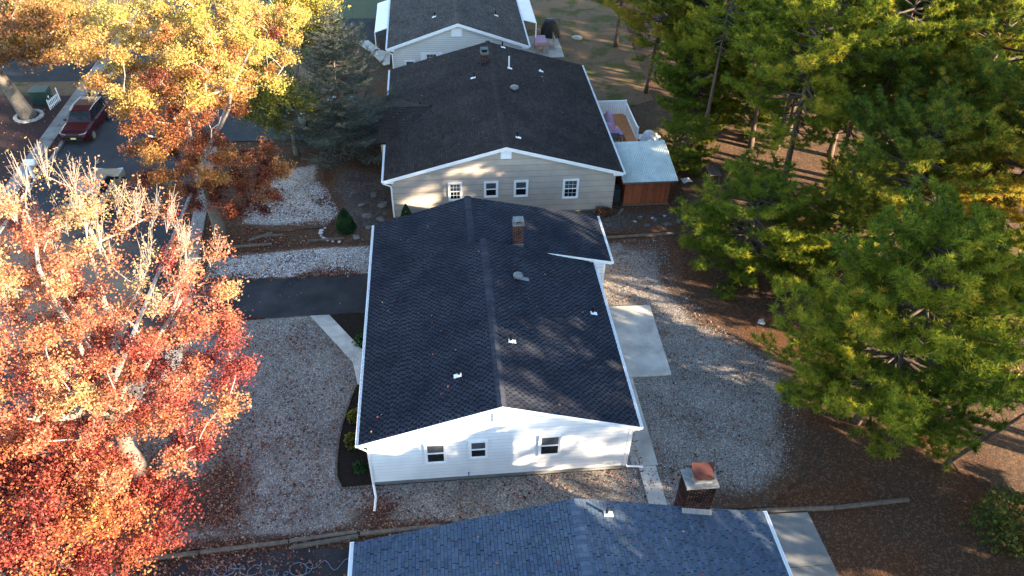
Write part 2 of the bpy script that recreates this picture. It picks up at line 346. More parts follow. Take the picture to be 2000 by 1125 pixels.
sheet('front_lawn', [(-11.9, 34), (-3.2, 34), (-3.0, 45), (-11.9, 45)], .006, M['lawn'])
sheet('back_lawn', [(10.5, 36.5), (13.8, 33.2), (16.5, 31.5), (19.5, 33), (20, 42), (21, 52), (22, 75), (12.2, 75), (10.5, 51.6)], .004, M['lawn'])
sheet('front_gravel_bed', [(-2.5, 43.2), (-.4, 41.2), (-.4, 45.4), (-2.5, 45.4)], .010, M['redmulch'])
sheet('across_mulch_bed', [(-60, 10), (-23.55, 10), (-23.55, 36.2), (-27, 36.4), (-60, 37)], .006, M['redmulch'])
sheet('across_lawn', [(-60, 37), (-27, 36.4), (-23.55, 36.2), (-23.6, 38.7), (-60, 39.3)], .008, M['lawn'])
sheet('across_driveway', [(-60, 39.3), (-21.9, 38.6), (-21.9, 42.6), (-60, 43.6)], .012, M['seal'])
sheet('across_far_lawn', [(-60, 43.7), (-24.4, 42.8), (-24.8, 80), (-60, 80)], .008, M['lawn'])
sheet('verge', [(-22.4, 10), (-21.97, 10), (-21.97, 60), (-22.4, 60)], .05, M['redmulch'])
# kerbs and footpaths in slabs
def slabs(name, x0, x1, y0, y1, step, z, m, th=.1, skew=0, label=None):
    root = thing(name, None, None, (x0, y0, 0)); tag(root, kind='structure')
    y = y0; i = 0; rng = random.Random(int(abs(x0)*10))
    me = MB().box(0, x1-x0, .006, step-.006, -th, 0).mesh('slab')
    while y < y1-.01:
        o = link('slab', me, m, root, (skew*(y-y0), y-y0, z+rng.uniform(-.004, .004)), (0, 0, -skew*.9+rng.uniform(-.003, .003)))
        y += step; i += 1
    return root
slabs('near_sidewalk', -9.95, -9.2, 6.5, 27, 1.52, .05, M['sidewalk'], skew=-.112)
slabs('far_sidewalk', -23.4, -22.42, 20, 60, 1.6, .10, M['sidewalk'], skew=-.012)
slabs('near_kerb', -12.1, -11.95, 5, 56, 3, .12, M['sidewalk'], .2)
slabs('far_kerb', -21.97, -21.8, 14, 62, 3, .12, M['sidewalk'], .2)
# concrete patio, walk along the house, front walk, neighbour's slab
pt = tag(thing('patio', None, None, (11.0, 5.02, 0)), kind='structure')
MB().prism([(10.4, 5.03, -.05), (13.6, 5.0, -.05), (13.72, 9.9, -.05), (10.4, 9.97, -.05)], (0, 0, .13)).build('slab', M['concrete'], pt, bevel=.015)
wk = tag(thing('side_walk', None, None, (11, 5, 0)), kind='structure')
ys = [4.98, 3.4, 1.75, .0, -1.0, -2.3]
for i in range(5):
    xa, xb = (10.62, 11.72) if i < 3 else (10.9, 11.62)
    MB().box(xa, xb, ys[i+1]+.008, ys[i]-.008, -.05, .05-.004*(i % 2)).build('slab', M['concrete'], wk, bevel=.01)
fwk = tag(thing('front_walk', None, None, (-2, 8, 0)), kind='structure')
L0, L1 = [(-3.62, 10.42), (-1.30, 7.0), (-.98, 5.55)], [(-2.68, 10.42), (-.62, 7.4), (-.62, 5.4)]
def lerp2(a, b, t): return (a[0]+(b[0]-a[0])*t, a[1]+(b[1]-a[1])*t)
qs = [(lerp2(L0[0], L0[1], t), lerp2(L1[0], L1[1], t)) for t in (0, .25, .5, .75, 1)]+[(L0[2], L1[2])]
for i in range(5):
    a, b, c, d = qs[i][0], qs[i][1], qs[i+1][1], qs[i+1][0]
    cx, cy = (a[0]+b[0]+c[0]+d[0])/4, (a[1]+b[1]+c[1]+d[1])/4
    MB().prism([(p[0]+(cx-p[0])*.008, p[1]+(cy-p[1])*.008, -.04) for p in (a, d, c, b)], (0, 0, .09)).build('slab', M['concrete'], fwk)
ns = tag(thing('neighbour_slab', None, None, (15.5, -4, 0)), kind='structure')
MB().prism([(14.0, -4.95, -.05), (17.18, -4.95, -.05), (17.1, -2.72, -.05), (14.2, -2.62, -.05)], (0, 0, .11)).build('slab', M['old_concrete'], ns, bevel=.01)
MB().prism([(14.0, -8.3, -.05), (17.22, -8.3, -.05), (17.18, -4.97, -.05), (14.0, -4.97, -.05)], (0, 0, .108)).build('slab', M['old_concrete'], ns, bevel=.01)
ap = tag(thing('far_front_path', None, None, (-1.5, 42.5, 0)), kind='structure')
for poly in ([(-3.6, 45.3), (-2.4, 45.3), (-1.3, 43.3), (-2.1, 42.9)], [(-2.05, 42.8), (-1.25, 43.2), (-.45, 42.6), (-.45, 40.4), (-.9, 40.2)]):
    MB().prism([(x, y, -.02) for x, y in poly], (0, 0, .08)).build('slab', M['concrete'], ap)
MB().box(10.6, 13.9, 41.0, 45.5, -.03, .05).build('far_patio', M['concrete'])
tag(bpy.data.objects['far_patio'], kind='structure')

# ------------------------------------------------------------------ roofs, walls, windows
class Slope:                                                    # roof plane through the eave line (xe, ze) and ridge line (xr, zr), running along Y
    def __init__(s, xe, ze, xr, zr): s.xe, s.ze, s.xr, s.zr = xe, ze, xr, zr
    def z(s, x): return s.ze+(s.zr-s.ze)*(x-s.xe)/(s.xr-s.xe)
def shingle_mesh(A, U, V, lu, lv, e, wd, seed, keep=None, contrast=.25, dash=.0):
    gapu = .010 if not dash else wd*.36
    rng = np.random.default_rng(seed); A = np.array(A); U = np.array(U); V = np.array(V); Nn = np.cross(U, V); Nn = Nn*np.sign(Nn[2])
    rows = int(lv/e); cols = int(lu/wd)+2
    vv = []; cc = []
    r, c = np.meshgrid(np.arange(rows), np.arange(cols), indexing='ij'); r = r.ravel(); c = c.ravel(); n = len(r)
    u0 = (c-1)*wd+(r % 2)*wd*.5+rng.uniform(-.02, .02, n)+(rng.random(rows)*.08)[r]; u1 = u0+wd-gapu
    u0 = np.clip(u0, 0, lu); u1 = np.clip(u1, 0, lu)
    v0 = r*e-.004+rng.uniform(-.004, .004, n); v1 = np.minimum(v0+e*(1.08 if dash else .89), lv); ok = (u1-u0) > .02
    h0 = .014+rng.random(n)*.007; h1 = np.full(n, .0035)
    P = lambda u, v, h: A+u[:, None]*U+v[:, None]*V+h[:, None]*Nn
    top = np.stack([P(u0, v0, h0), P(u1, v0, h0), P(u1, v1, h1), P(u0, v1, h1)], 1)
    lip = np.stack([P(u0, v0, h0*0+.001), P(u1, v0, h0*0+.001), P(u1, v0, h0), P(u0, v0, h0)], 1)
    sa = np.stack([P(u0, v0, h0*0+.001), P(u0, v0, h0), P(u0, v1, h1), P(u0, v1, h1*.3)], 1)
    if keep is not None:
        ctr = top.mean(1); ok &= keep(ctr)
    b = 1+contrast*rng.normal(size=n)*.6; b = np.clip(b, .35, 1.9)
    tint = 1+rng.normal(size=(n, 3))*.03; col = b[:, None]*tint
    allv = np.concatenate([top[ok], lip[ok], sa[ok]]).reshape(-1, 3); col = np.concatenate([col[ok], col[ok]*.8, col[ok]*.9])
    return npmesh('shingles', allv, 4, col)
def roof_side(parent, sl, y0, y1, mfelt, mshing, seed, e=.143, wd=.305, th=.16, keep=None, contrast=.25, dash=0., white=True, ov=.0):
    """one slope: deck (part), its joined shingles (sub-part)"""
    zl, zr = sl.ze, sl.zr
    deck = MB().prism([(sl.xe, y0, zl-th), (sl.xr, y0, zr-th), (sl.xr, y0, zr), (sl.xe, y0, zl)], (0, y1-y0, 0)).build('roof_slope', mfelt, parent)
    V = Vector((sl.xr-sl.xe, 0, zr-zl)); lv = V.length; V.normalize()
    me = shingle_mesh((sl.xe, y0, zl), (0, 1, 0), V, y1-y0, lv, e, wd, seed, keep, contrast, dash)
    me.transform(Matrix.Translation(-wloc(parent)))
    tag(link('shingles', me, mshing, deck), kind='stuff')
    return deck
def ridge_caps(deck, x, z, y0, y1, m, e=.15, wd=.17, slope=.31, var=True):
    b = MB(); n = Vector
    b.add([(-wd, 0, -wd*slope+.026), (0, 0, .030), (wd, 0, -wd*slope+.026), (-wd, e*1.1, -wd*slope+.014), (0, e*1.1, .018), (wd, e*1.1, -wd*slope+.014),
           (-wd, 0, -wd*slope+.004), (0, 0, .004), (wd, 0, -wd*slope+.004)], [(0, 1, 4, 3), (1, 2, 5, 4), (6, 7, 1, 0), (7, 8, 2, 1)])
    me = b.mesh('ridge_cap'); a = me.attributes.new('Col', 'FLOAT_COLOR', 'FACE')
    off = wloc(deck); rng = random.Random(int(y0*7)); ms = []
    for k in range(4):
        c = me.copy(); v = .95+.12*k; c.attributes['Col'].data.foreach_set('color', [v, v, v, 1]*4); ms.append(c)
    y = y0
    while y < y1-.05:
        link('ridge_cap', rng.choice(ms), m, deck, (x-off.x+rng.uniform(-.006, .006), y-off.y, z-off.z)); y += e
def gable_boards(parent, name, x0, x1, yf, z0, zroof, e, m, proud=.014, face=-1, shade_gap=.022):
    """lap siding boards of one gable wall; zroof(x) is the underside of the roof, x0..x1 the wall"""
    off = wloc(parent); xs = np.linspace(x0, x1, 400); zr = np.array([zroof(x) for x in xs]); z = z0
    while z < zr.max()-.02:
        def rngx(zz):
            k = np.where(zr >= zz)[0]
            return (xs[k[0]], xs[k[-1]]) if len(k) else None
        a = rngx(z+.001); zt = min(z+e-shade_gap, zr.max()-.005); b = rngx(zt)  # gap bares the dark wall to imitate shade under each lap
        if a is None: break
        if b is None: b = ((a[0]+a[1])/2-.01, (a[0]+a[1])/2+.01)
        f = face*proud
        vs = [(a[0], yf+f, z), (a[1], yf+f, z), (b[1], yf+f*.15, zt), (b[0], yf+f*.15, zt), (a[0], yf, z), (a[1], yf, z), (b[1], yf, zt), (b[0], yf, zt)]
        MB().add(vs, [(0, 1, 2, 3), (4, 5, 1, 0), (0, 3, 7, 4), (1, 5, 6, 2)]).build('siding_board', m, parent)
        z += e
def side_boards(parent, x, y0, y1, z0, z1, e, m, face=1, proud=.016):
    off = wloc(parent); f = face*proud
    me = MB().add([(f, y0, 0), (f, y1, 0), (f*.15, y1, e), (f*.15, y0, e), (0, y0, 0), (0, y1, 0)], [(0, 1, 2, 3), (4, 5, 1, 0)]).mesh('siding_board')
    z = z0
    while z < z1-.02:
        link('siding_board', me, m, parent, (x-off.x, -off.y, z-off.z)); z += e
def gutter(parent, x, y0, y1, z, side, m, wd=.12, h=.11):
    s = side; t = .012
    pr = [(x, z), (x+s*wd, z), (x+s*wd, z-t*1.5), (x+s*(wd-t), z-t*1.5), (x+s*(wd-t*1.2), z-h+t), (x+s*t, z-h+t), (x+s*t, z-t), (x, z-t)]
    outer = [(x, z), (x+s*t, z), (x+s*t, z-h+t), (x+s*(wd*.7), z-h+t), (x+s*(wd-t), z-h*.45), (x+s*(wd-t), z), (x+s*wd, z), (x+s*wd, z-h*.5), (x+s*(wd*.72), z-h), (x, z-h)]
    b = MB().prism([(px, y0, pz) for px, pz in outer], (0, y1-y0, 0))
    for yy in (y0+.004, y1-.012): b.box(min(x, x+s*wd*.95), max(x, x+s*wd*.95), yy, yy+.008, z-h*.95, z-.004)
    return b.build('gutter', m, parent)
def pipe_path(parent, name, pts, w, m):
    return MB().tube(pts, w, 4).build(name, m, parent)
def rake(parent, sl, y, m, h=.15, d=.03):
    MB().prism([(sl.xe, y, sl.ze-h), (sl.xr, y, sl.zr-h), (sl.xr, y, sl.zr+.012), (sl.xe, y, sl.ze+.012)], (0, d, 0)).build('rake_board', m, parent)
def window(parent, x0, x1, z0, z1, y, muntin=False, cas=.075, shut=0):
    """double-hung window in a wall facing -Y"""
    root = MB(); f = y-.055
    root.box(x0-cas, x0, f, y, z0-cas, z1+cas).box(x1, x1+cas, f, y, z0-cas, z1+cas).box(x0, x1, f, y, z1, z1+cas).box(x0, x1, f-.02, y, z0-cas, z0)
    fr = root.build('window', M['trim'], parent)
    zm = (z0+z1)/2; s = .045
    for (a, b, yy) in ((zm-.01, z1, y-.020), (z0, zm+.03, y-.034)):
        sa = MB().box(x0, x0+s, yy-.012, yy+.014, a, b).box(x1-s, x1, yy-.012, yy+.014, a, b).box(x0+s, x1-s, yy-.012, yy+.014, b-s, b).box(x0+s, x1-s, yy-.012, yy+.014, a, a+s)
        if muntin:
            for k in (1, 2):
                xx = x0+s+(x1-x0-2*s)*k/3; sa.box(xx-.006, xx+.006, yy-.006, yy+.004, a+s, b-s)
            sa.box(x0+s, x1-s, yy-.0055, yy+.0035, (a+b)/2-.006, (a+b)/2+.006)
        sa.build('sash', M['trim'], fr)
        MB().box(x0+s, x1-s, yy+.004, yy+.010, a+s, b-s).build('pane', M['blind'] if a > z0+.1 else M['glass'], fr)
    return fr
def louvre(parent, x0, x1, z0, z1, y):
    v = MB().box(x0-.05, x0, y-.06, y, z0-.05, z1+.05).box(x1, x1+.05, y-.06, y, z0-.05, z1+.05).box(x0, x1, y-.06, y, z1, z1+.05).box(x0, x1, y-.06, y, z0-.05, z0).build('gable_vent', M['trim'], parent)
    n = 7; h = (z1-z0)/n
    for i in range(n):
        z = z0+i*h
        MB().prism([(x0, y-.055, z+.005), (x0, y-.045, z+.005), (x0, y-.006, z+h), (x0, y-.02, z+h)], (x1-x0, 0, 0)).build('slat', M['trim'], v)
def vent_pipe(parent, sl, x, y, s=1, h=.42, white=False):
    z = sl.z(x); d = 1 if sl.xe > sl.xr else -1; k = (sl.zr-sl.ze)/(sl.xr-sl.xe)
    p = MB().tube([(x, y, z-.02), (x, y, z+h)], .055 if not white else .05, 10).build('vent_pipe', M['black'] if not white else M['trim'], parent)
    MB().prism([(x+a*d, y+b, z+k*a*d+.02) for a, b in ((-.10, -.10), (.21, -.10), (.21, .10), (-.10, .10))], (0, 0, .012)).lathe([(.085, 0), (.075, .06), (.058, .08)], 12, (x, y, z+.01)).build('flashing', M['trim'], p)
def brick_stack(parent, x0, x1, y0, y1, z0, z1, seed=0, dark=.0, name='chimney'):
    ch = MB().box(x0+.012, x1-.012, y0+.012, y1-.012, z0, z1).build(name, M['mortar'], parent)
    rng = np.random.default_rng(seed); bl, bh, g, bw = .2, .062, .012, .09; vs = []; fs = []; cols = []
    b = MB(); row = 0; z = z0
    while z+bh <= z1+.001:
        for (ax, a0, a1, fixed, out) in (('x', x0, x1, y0, -1), ('x', x0, x1, y1, 1), ('y', y0, y1, x0, -1), ('y', y0, y1, x1, 1)):
            t = a0-(row % 2)*(bl+g)/2
            while t < a1:
                c0, c1 = max(t, a0), min(t+bl, a1)
                if c1-c0 > .03:
                    pr = rng.uniform(-.003, .003)
                    lo_, hi = (fixed-pr*0, fixed+bw) if out < 0 else (fixed-bw, fixed)
                    lo_ += pr; hi += pr
                    nf = len(b.f)
                    if ax == 'x': b.box(c0, c1, lo_, hi, z, z+bh)
                    else: b.box(lo_+.001*out, hi+.001*out, c0+.004, c1-.004, z+.001, z+bh-.001)
                    k = 1+.35*rng.normal(); zz = (z-z0)/(z1-z0); k = k*(1-dark*max(0, min(1, (zz-.35)*3)))
                    cols += [[max(.2, k), max(.2, k)*(.9+.2*rng.random()), max(.2, k)*(.9+.2*rng.random())]]*6
                t += bl+g
        z += bh+g; row += 1
    o = wloc(ch); me = idxmesh('bricks', np.array(b.v)-np.array(o), np.array(b.f), np.array(cols))
    tag(link('bricks', me, M['brick'], ch), kind='stuff')
    return ch

# ---- the white house
W, HE, HR, SO, LB = 10.27, 2.72, 4.43, .32, 14.28
YM = 10.31
wh = thing('white_house', 'white vinyl sided single storey house with new navy black shingle roof', 'house', (W/2, 5, 0))
SL = Slope(-SO, HE, W/2, HR); SR = Slope(W+SO, HE, W/2, HR)
XB = 4.58; ZB = SL.z(XB); SLB = Slope(-SO, HE, XB, ZB); SRB = Slope(11.5, 2.73, XB, ZB)
d1 = roof_side(wh, SL, -.10, YM, M['felt_navy'], M['shing_dark'], 11, contrast=.14, dash=.3, wd=.25, e=.125)
d2 = roof_side(wh, SR, -.10, YM, M['felt_navy'], M['shing_dark'], 12, contrast=.14, dash=.3, wd=.25, e=.125)
d3 = roof_side(wh, SLB, YM+.004, LB, M['felt_navy'], M['shing_dark'], 13, contrast=.14, dash=.3, wd=.25, e=.125)
d4 = roof_side(wh, SRB, YM+.004, LB, M['felt_navy'], M['shing_dark'], 14, contrast=.14, dash=.3, wd=.25, e=.125)
ridge_caps(d1, W/2, HR, -.10, YM, M['shing_dark']); ridge_caps(d3, XB, ZB, YM+.01, LB, M['shing_dark'], slope=.27)
MB().prism([(XB-.6, YM-.02, SL.z(XB-.6)-.05), (W/2, YM-.02, HR-.1), (8.0, YM-.02, SR.z(8)-.06), (8.0, YM-.02, SR.z(8)-.02), (W/2, YM-.02, HR-.01), (XB-.6, YM-.02, SL.z(XB-.6)-.01)], (0, .03, 0)).build('ridge_step', M['felt'], wh)
low = lambda sl, x: sl.z(x)-.17
zr_main = lambda x: low(SL, x) if x < W/2 else low(SR, x)
zr_back = lambda x: low(SLB, x) if x < XB else low(SRB, x)
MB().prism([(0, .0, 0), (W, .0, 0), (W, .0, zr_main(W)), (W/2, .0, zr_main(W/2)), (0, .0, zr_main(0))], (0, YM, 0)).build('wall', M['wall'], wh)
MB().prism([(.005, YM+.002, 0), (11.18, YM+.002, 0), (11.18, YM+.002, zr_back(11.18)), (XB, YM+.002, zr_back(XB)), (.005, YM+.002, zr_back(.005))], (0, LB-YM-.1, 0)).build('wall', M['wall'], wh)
gable_boards(wh, 'siding_board', 0, W, -.002, .22, zr_main, .2, M['white'])
gable_boards(wh, 'siding_board', W+.03, 11.18, YM, .22, zr_back, .2, M['white'])
side_boards(wh, -.002, .0, LB-.1, .22, 2.5, .2, M['white'], -1); side_boards(wh, W+.002, 0, YM, .22, 2.5, .2, M['white'], 1); side_boards(wh, 11.183, YM, LB-.1, .22, 2.5, .2, M['white'], 1)
MB().box(-.01, W+.01, -.012, YM, 0, .2).box(W+.012, 11.2, YM-.01, LB-.09, 0, .2).build('foundation', M['old_concrete'], wh)
for x, y in ((-.03, -.03), (W-.06, -.03), (11.12, YM-.03)): MB().box(x, x+.09, y, y+.09, .2, zr_main(max(0.05, min(W-.05, x))) if x < 11 else 2.62).build('corner_post', M['trim'], wh)
for s_ in (SL, SR): rake(wh, s_, -.131, M['trim'], .17)
MB().prism([(8.05, YM-.034, SRB.z(8.05)-.01), (11.5, YM-.034, SRB.ze-.17), (11.5, YM-.034, SRB.ze+.012), (8.05, YM-.034, SRB.z(8.05)+.012)], (0, .03, 0)).build('rake_board', M['trim'], wh)
gutter(wh, -SO-.01, -.12, LB, HE-.01, -1, M['trim']); gutter(wh, W+SO+.01, -.12, YM-.06, HE-.01, 1, M['trim']); gutter(wh, 11.51, YM-.03, LB, 2.72, 1, M['trim'])
MB().box(-SO, .0, -.09, YM, HE-.19, HE-.172).box(W, W+SO, -.09, YM, HE-.19, HE-.172).build('soffit', M['trim'], wh)
window(wh, 2.20, 2.92, 1.30, 2.38, -.018); window(wh, 3.92, 4.55, 1.45, 2.38, -.018); window(wh, 6.68, 7.45, 1.32, 2.42, -.018)
louvre(wh, 4.87, 5.36, 3.58, 4.02, -.018)
sw = MB(); sw.box(11.2, 11.24, 11.4, 12.2, 1.0, 2.1); sw.build('window', M['trim'], wh)
door = MB().box(10.55, 11.05, YM-.05, YM-.012, .95, 1.95).build('window', M['trim'], wh); MB().box(10.62, 10.98, YM-.06, YM-.05, 1.02, 1.88).build('pane', M['glass'], door)
pipe_path(wh, 'downspout', [(-.38, .0, HE-.10), (-.33, -.02, HE-.25), (-.02, -.07, HE-.45), (-.01, -.075, HE-.6), (-.01, -.075, .16), (.02, -.2, .09), (.10, -.62, .07), (.06, -1.25, .06)], .048, M['trim'])
pipe_path(wh, 'downspout', [(W+.36, .1, HE-.10), (W+.33, .08, HE-.25), (W+.06, .02, HE-.45), (W+.06, .02, .2), (W+.12, .0, .12), (W+.8, -.05, .08)], .048, M['trim'])
MB().tube([(3.83, -.02, .45), (3.83, -.12, .47), (3.83, -.13, .40)], .022, 6).box(3.79, 3.87, -.1, -.08, .49, .52).build('spigot', M['bluep'], wh)
for (px, py) in ((887, 765),): 
    vent_pipe(wh, SL, 3.62, 2.05)
vent_pipe(wh, SR, 5.82, 3.55); vent_pipe(wh, SR, 9.83, 6.35)
x, y = 6.55, 7.85; z = SR.z(x)
MB().lathe([(.10, -.1), (.10, .1), (.19, .11), (.235, .15), (.22, .22), (.13, .285), (.03, .30)], 20, (x, y, z)).prism([(x+a, y+b, z-.315*a+.022) for a, b in ((-.2, -.1), (.52, -.1), (.52, .14), (-.2, .14))], (0, 0, .012)).build('dome_vent', M['lead'], wh, smooth=False)
ch = brick_stack(wh, 6.60, 7.08, 10.55, 10.98, 3.5, 4.98, 3)
MB().box(6.56, 7.12, 10.51, 11.02, 4.975, 5.05).build('crown', M['cap'], ch)
for sx in (6.66, 7.0): MB().box(sx, sx+.03, 10.7, 10.85, 5.05, 5.2).build('cap_leg', M['steel'], ch)
MB().box(6.59, 7.09, 10.54, 10.99, 5.2, 5.225).build('chimney_cap', M['lead'], ch)
MB().lathe([(.11, 0), (.11, .09), (.08, .09)], 12, (6.84, 10.77, 5.05)).build('flue', M['rust'], ch)
MB().box(6.58, 7.10, 10.50, 10.57, 3.70, 3.90).build('flashing', M['lead'], ch)

# ---- beige house
bh = thing('beige_house', 'beige wide board single storey house with worn black roof', 'house', (7, 26, 0))
BL = Slope(.0, 2.70, 6.98, 4.62); BR = Slope(13.86, 2.70, 6.98, 4.62); BY0, BY1 = 18.55, 33.4
crossk = lambda c: ~((c[:, 0] < 2.85) & (np.abs(c[:, 1]-26.0) < (2.85-c[:, 0])/2.85*3.1))
e1 = roof_side(bh, BL, BY0, BY1, M['felt'], M['shing_old'], 21, contrast=.2, keep=crossk); e2 = roof_side(bh, BR, BY0, BY1, M['felt'], M['shing_old'], 22, contrast=.2)
ridge_caps(e1, 6.98, 4.62, BY0, BY1, M['shing_old'], e=.17, wd=.18, slope=.28)
zr_b = lambda x: BL.z(x)-.17 if x < 6.98 else BR.z(x)-.17
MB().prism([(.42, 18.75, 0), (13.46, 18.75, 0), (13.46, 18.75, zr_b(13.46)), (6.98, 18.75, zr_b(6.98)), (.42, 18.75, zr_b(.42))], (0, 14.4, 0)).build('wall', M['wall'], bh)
gable_boards(bh, 'siding_board', .42, 13.46, 18.748, .12, zr_b, .405, M['beige'], proud=.014, shade_gap=.035)
side_boards(bh, .418, 18.75, 33.1, .12, 2.5, .405, M['beige'], -1); side_boards(bh, 13.462, 18.75, 33.1, .12, 2.5, .405, M['beige'], 1)
MB().box(.43, 13.45, 18.735, 33.1, 0, .12).build('foundation', M['old_concrete'], bh)
for s_ in (BL, BR): rake(bh, s_, BY0-.031, M['trim'], .19)
for x, sgn in ((.0, 1), (13.86, -1)):
    MB().prism([(x, BY0+.001, 2.50), (x, BY0+.001, 2.70), (x+sgn*.55, BY0+.001, 2.70+.14), (x+sgn*.55, BY0+.001, 2.5)], (0, .19, 0)).build('eave_return', M['trim'], bh)
gutter(bh, -.01, BY0, 22.7, 2.69, -1, M['trim']); gutter(bh, -.01, 29.2, BY1, 2.69, -1, M['trim']); gutter(bh, 13.87, BY0, BY1, 2.69, 1, M['trim'])
MB().box(0, .42, BY0+.01, 33.1, 2.5, 2.515).box(13.46, 13.86, BY0+.01, 33.1, 2.5, 2.515).build('soffit', M['trim'], bh)
pipe_path(bh, 'downspout', [(-.07, 18.62, 2.6), (-.04, 18.66, 2.45), (.36, 18.70, 2.25), (.40, 18.70, 2.1), (.40, 18.70, .1)], .05, M['trim'])
for (x0, x1, z0, z1, mu) in ((3.72, 4.36, 1.20, 2.26, True), (5.80, 6.46, 1.34, 2.26, False), (7.55, 8.22, 1.30, 2.25, False), (10.44, 11.22, 1.06, 2.22, True)):
    window(bh, x0, x1, z0, z1, 18.728, mu, cas=.09)
louvre(bh, 6.72, 7.24, 3.86, 4.40, 18.728)
# small cross gable to the street
zc = BL.z(2.75)
for s_, nm in ((-1, 0), (1, 1)):
    a = [(-.45, 26, zc), (2.8, 26, zc), (.0, 26+s_*3.1, 2.68), (-.45, 26+s_*3.1, 2.68)]
    a = a if s_ < 0 else a[::-1]
    cg = MB().prism([(x, y, z-.08) for x, y, z in a], (0, 0, .10)).build('cross_gable_slope', M['felt'], bh)
    Vv = Vector((0, -s_*3.1, zc-2.68)); lv = Vv.length; Vv.normalize()
    me = shingle_mesh((-.45, 26+s_*3.1, 2.70), (1, 0, 0), Vv, 3.3, lv, .143, .305, 25+nm, lambda c: c[:, 0] < .0+2.8*(1-np.abs(c[:, 1]-26)/3.1)+.1, .2)
    me.transform(Matrix.Translation(-wloc(bh))); tag(link('shingles', me, M['shing_old'], cg), kind='stuff')
MB().prism([(-.30, 22.95, 0), (-.30, 29.05, 0), (-.30, 29.05, 2.55), (-.30, 26, zc-.12), (-.30, 22.95, 2.55)], (.7, 0, 0)).build('gable_front', M['beige'], bh)
chb = brick_stack(bh, 6.30, 6.78, 30.05, 30.5, 4.0, 5.15, 5, dark=.3)
MB().box(6.26, 6.82, 30.0, 30.55, 5.15, 5.24).build('crown', M['cap'], chb)
MB().box(6.36, 6.72, 30.1, 30.45, 5.24, 5.42).build('flue', M['black'], chb); MB().box(6.28, 6.80, 30.02, 30.53, 5.42, 5.45).build('chimney_cap', M['plastic'], chb)
MB().box(6.27, 6.81, 29.98, 30.06, 4.30, 4.55).build('flashing', M['plastic'], chb)
vent_pipe(bh, BL, 5.72, 28.3); vent_pipe(bh, BR, 7.75, 20.0); vent_pipe(bh, BR, 8.0, 33.0); vent_pipe(bh, BR, 8.15, 29.6, h=.85, white=True); vent_pipe(bh, BR, 10.4, 30.4, h=.12, white=True)
x, y = 8.2, 26.4; z = BR.z(x)
MB().lathe([(.12, -.1), (.12, .08), (.22, .10), (.30, .14), (.27, .22), (.15, .29), (.03, .30)], 20, (x, y, z)).build('dome_vent', M['lead'], bh)

# ---- far house
fh = thing('cream_house', 'cream sided house with grey brown roof and white side awnings', 'house', (5, 44, 0))
FL = Slope(-.35, 2.62, 5.02, 4.45); FR = Slope(10.42, 2.62, 5.02, 4.45); FY0, FY1 = 37.25, 51.5
f1 = roof_side(fh, FL, FY0, FY1, M['felt'], M['shing_brown'], 31, contrast=.25); f2 = roof_side(fh, FR, FY0, FY1, M['felt'], M['shing_brown'], 32, contrast=.25)
ridge_caps(f1, 5.02, 4.45, FY0, FY1, M['shing_brown'], e=.17, wd=.18, slope=.34)
zr_f = lambda x: FL.z(x)-.17 if x < 5.02 else FR.z(x)-.17
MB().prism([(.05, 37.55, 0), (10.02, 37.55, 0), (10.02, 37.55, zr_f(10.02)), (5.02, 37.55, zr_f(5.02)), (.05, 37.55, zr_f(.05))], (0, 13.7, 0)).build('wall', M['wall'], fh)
gable_boards(fh, 'siding_board', .05, 10.02, 37.548, .15, zr_f, .15, M['cream'], shade_gap=.024)
side_boards(fh, .048, 37.55, 51.2, .15, 2.4, .2, M['cream'], -1); side_boards(fh, 10.022, 37.55, 51.2, .15, 2.4, .2, M['cream'], 1)
for s_ in (FL, FR): rake(fh, s_, FY0-.031, M['trim'], .22)
for x, sgn in ((-.35, 1), (10.42, -1)):
    MB().prism([(x, FY0+.001, 2.40), (x, FY0+.001, 2.62), (x+sgn*.5, FY0+.001, 2.78), (x+sgn*.5, FY0+.001, 2.40)], (0, .28, 0)).build('eave_return', M['trim'], fh)
gutter(fh, -.36, FY0, FY1, 2.61, -1, M['trim']); gutter(fh, 10.43, FY0, FY1, 2.61, 1, M['trim'])
pipe_path(fh, 'downspout', [(-.42, 37.4, 2.5), (-.38, 37.42, 2.35), (-.02, 37.47, 2.1), (.0, 37.47, 2.0), (.0, 37.47, .1)], .05, M['trim'])
louvre(fh, 4.55, 5.30, 3.42, 4.0, 37.53)
window(fh, 2.55, 3.35, .95, 2.05, 37.53, True, cas=.09)
for x in (2.12, 3.47): MB().box(x, x+.33, 37.50, 37.532, .85, 2.15).build('shutter', M['trim'], fh)
window(fh, .95, 1.6, .7, 1.5, 37.53, False, cas=.09); window(fh, 5.2, 6.0, .95, 2.05, 37.53, True, cas=.09)
vent_pipe(fh, FL, 3.35, 40.2); vent_pipe(fh, FL, 3.7, 45.5); vent_pipe(fh, FR, 8.2, 41.6)
def awning(nm, x0, x1, y0, y1, z0, z1):
    aw = MB().prism([(x0, y0, z0), (x1, y0, z1), (x1, y0, z1+.05), (x0, y0, z0+.05)], (0, y1-y0, 0)).build('awning', M['trim'], fh)
    n = int((y1-y0)/.4); k = (z1-z0)/(x1-x0)
    for i in range(n+1):
        yy = y0+i*(y1-y0)/n; MB().prism([(x0, yy-.015, z0+.05), (x1, yy-.015, z1+.05), (x1, yy-.015, z1+.075), (x0, yy-.015, z0+.075)], (0, .03, 0)).build('rib', M['trim'], aw)
    xo = x0 if abs(x0) > abs(x1-5)-5 and x0 < 0 else x1
    for yy in (y0+.15, y1-.2): MB().box(xo-.04, xo+.04, yy, yy+.08, 0, min(z0, z1)).build('post', M['trim'], aw)
awning('a', -1.55, -.49, 42.1, 48.5, 1.95, 2.30); awning('b', 10.56, 11.75, 43.2, 51.0, 2.35, 2.05)

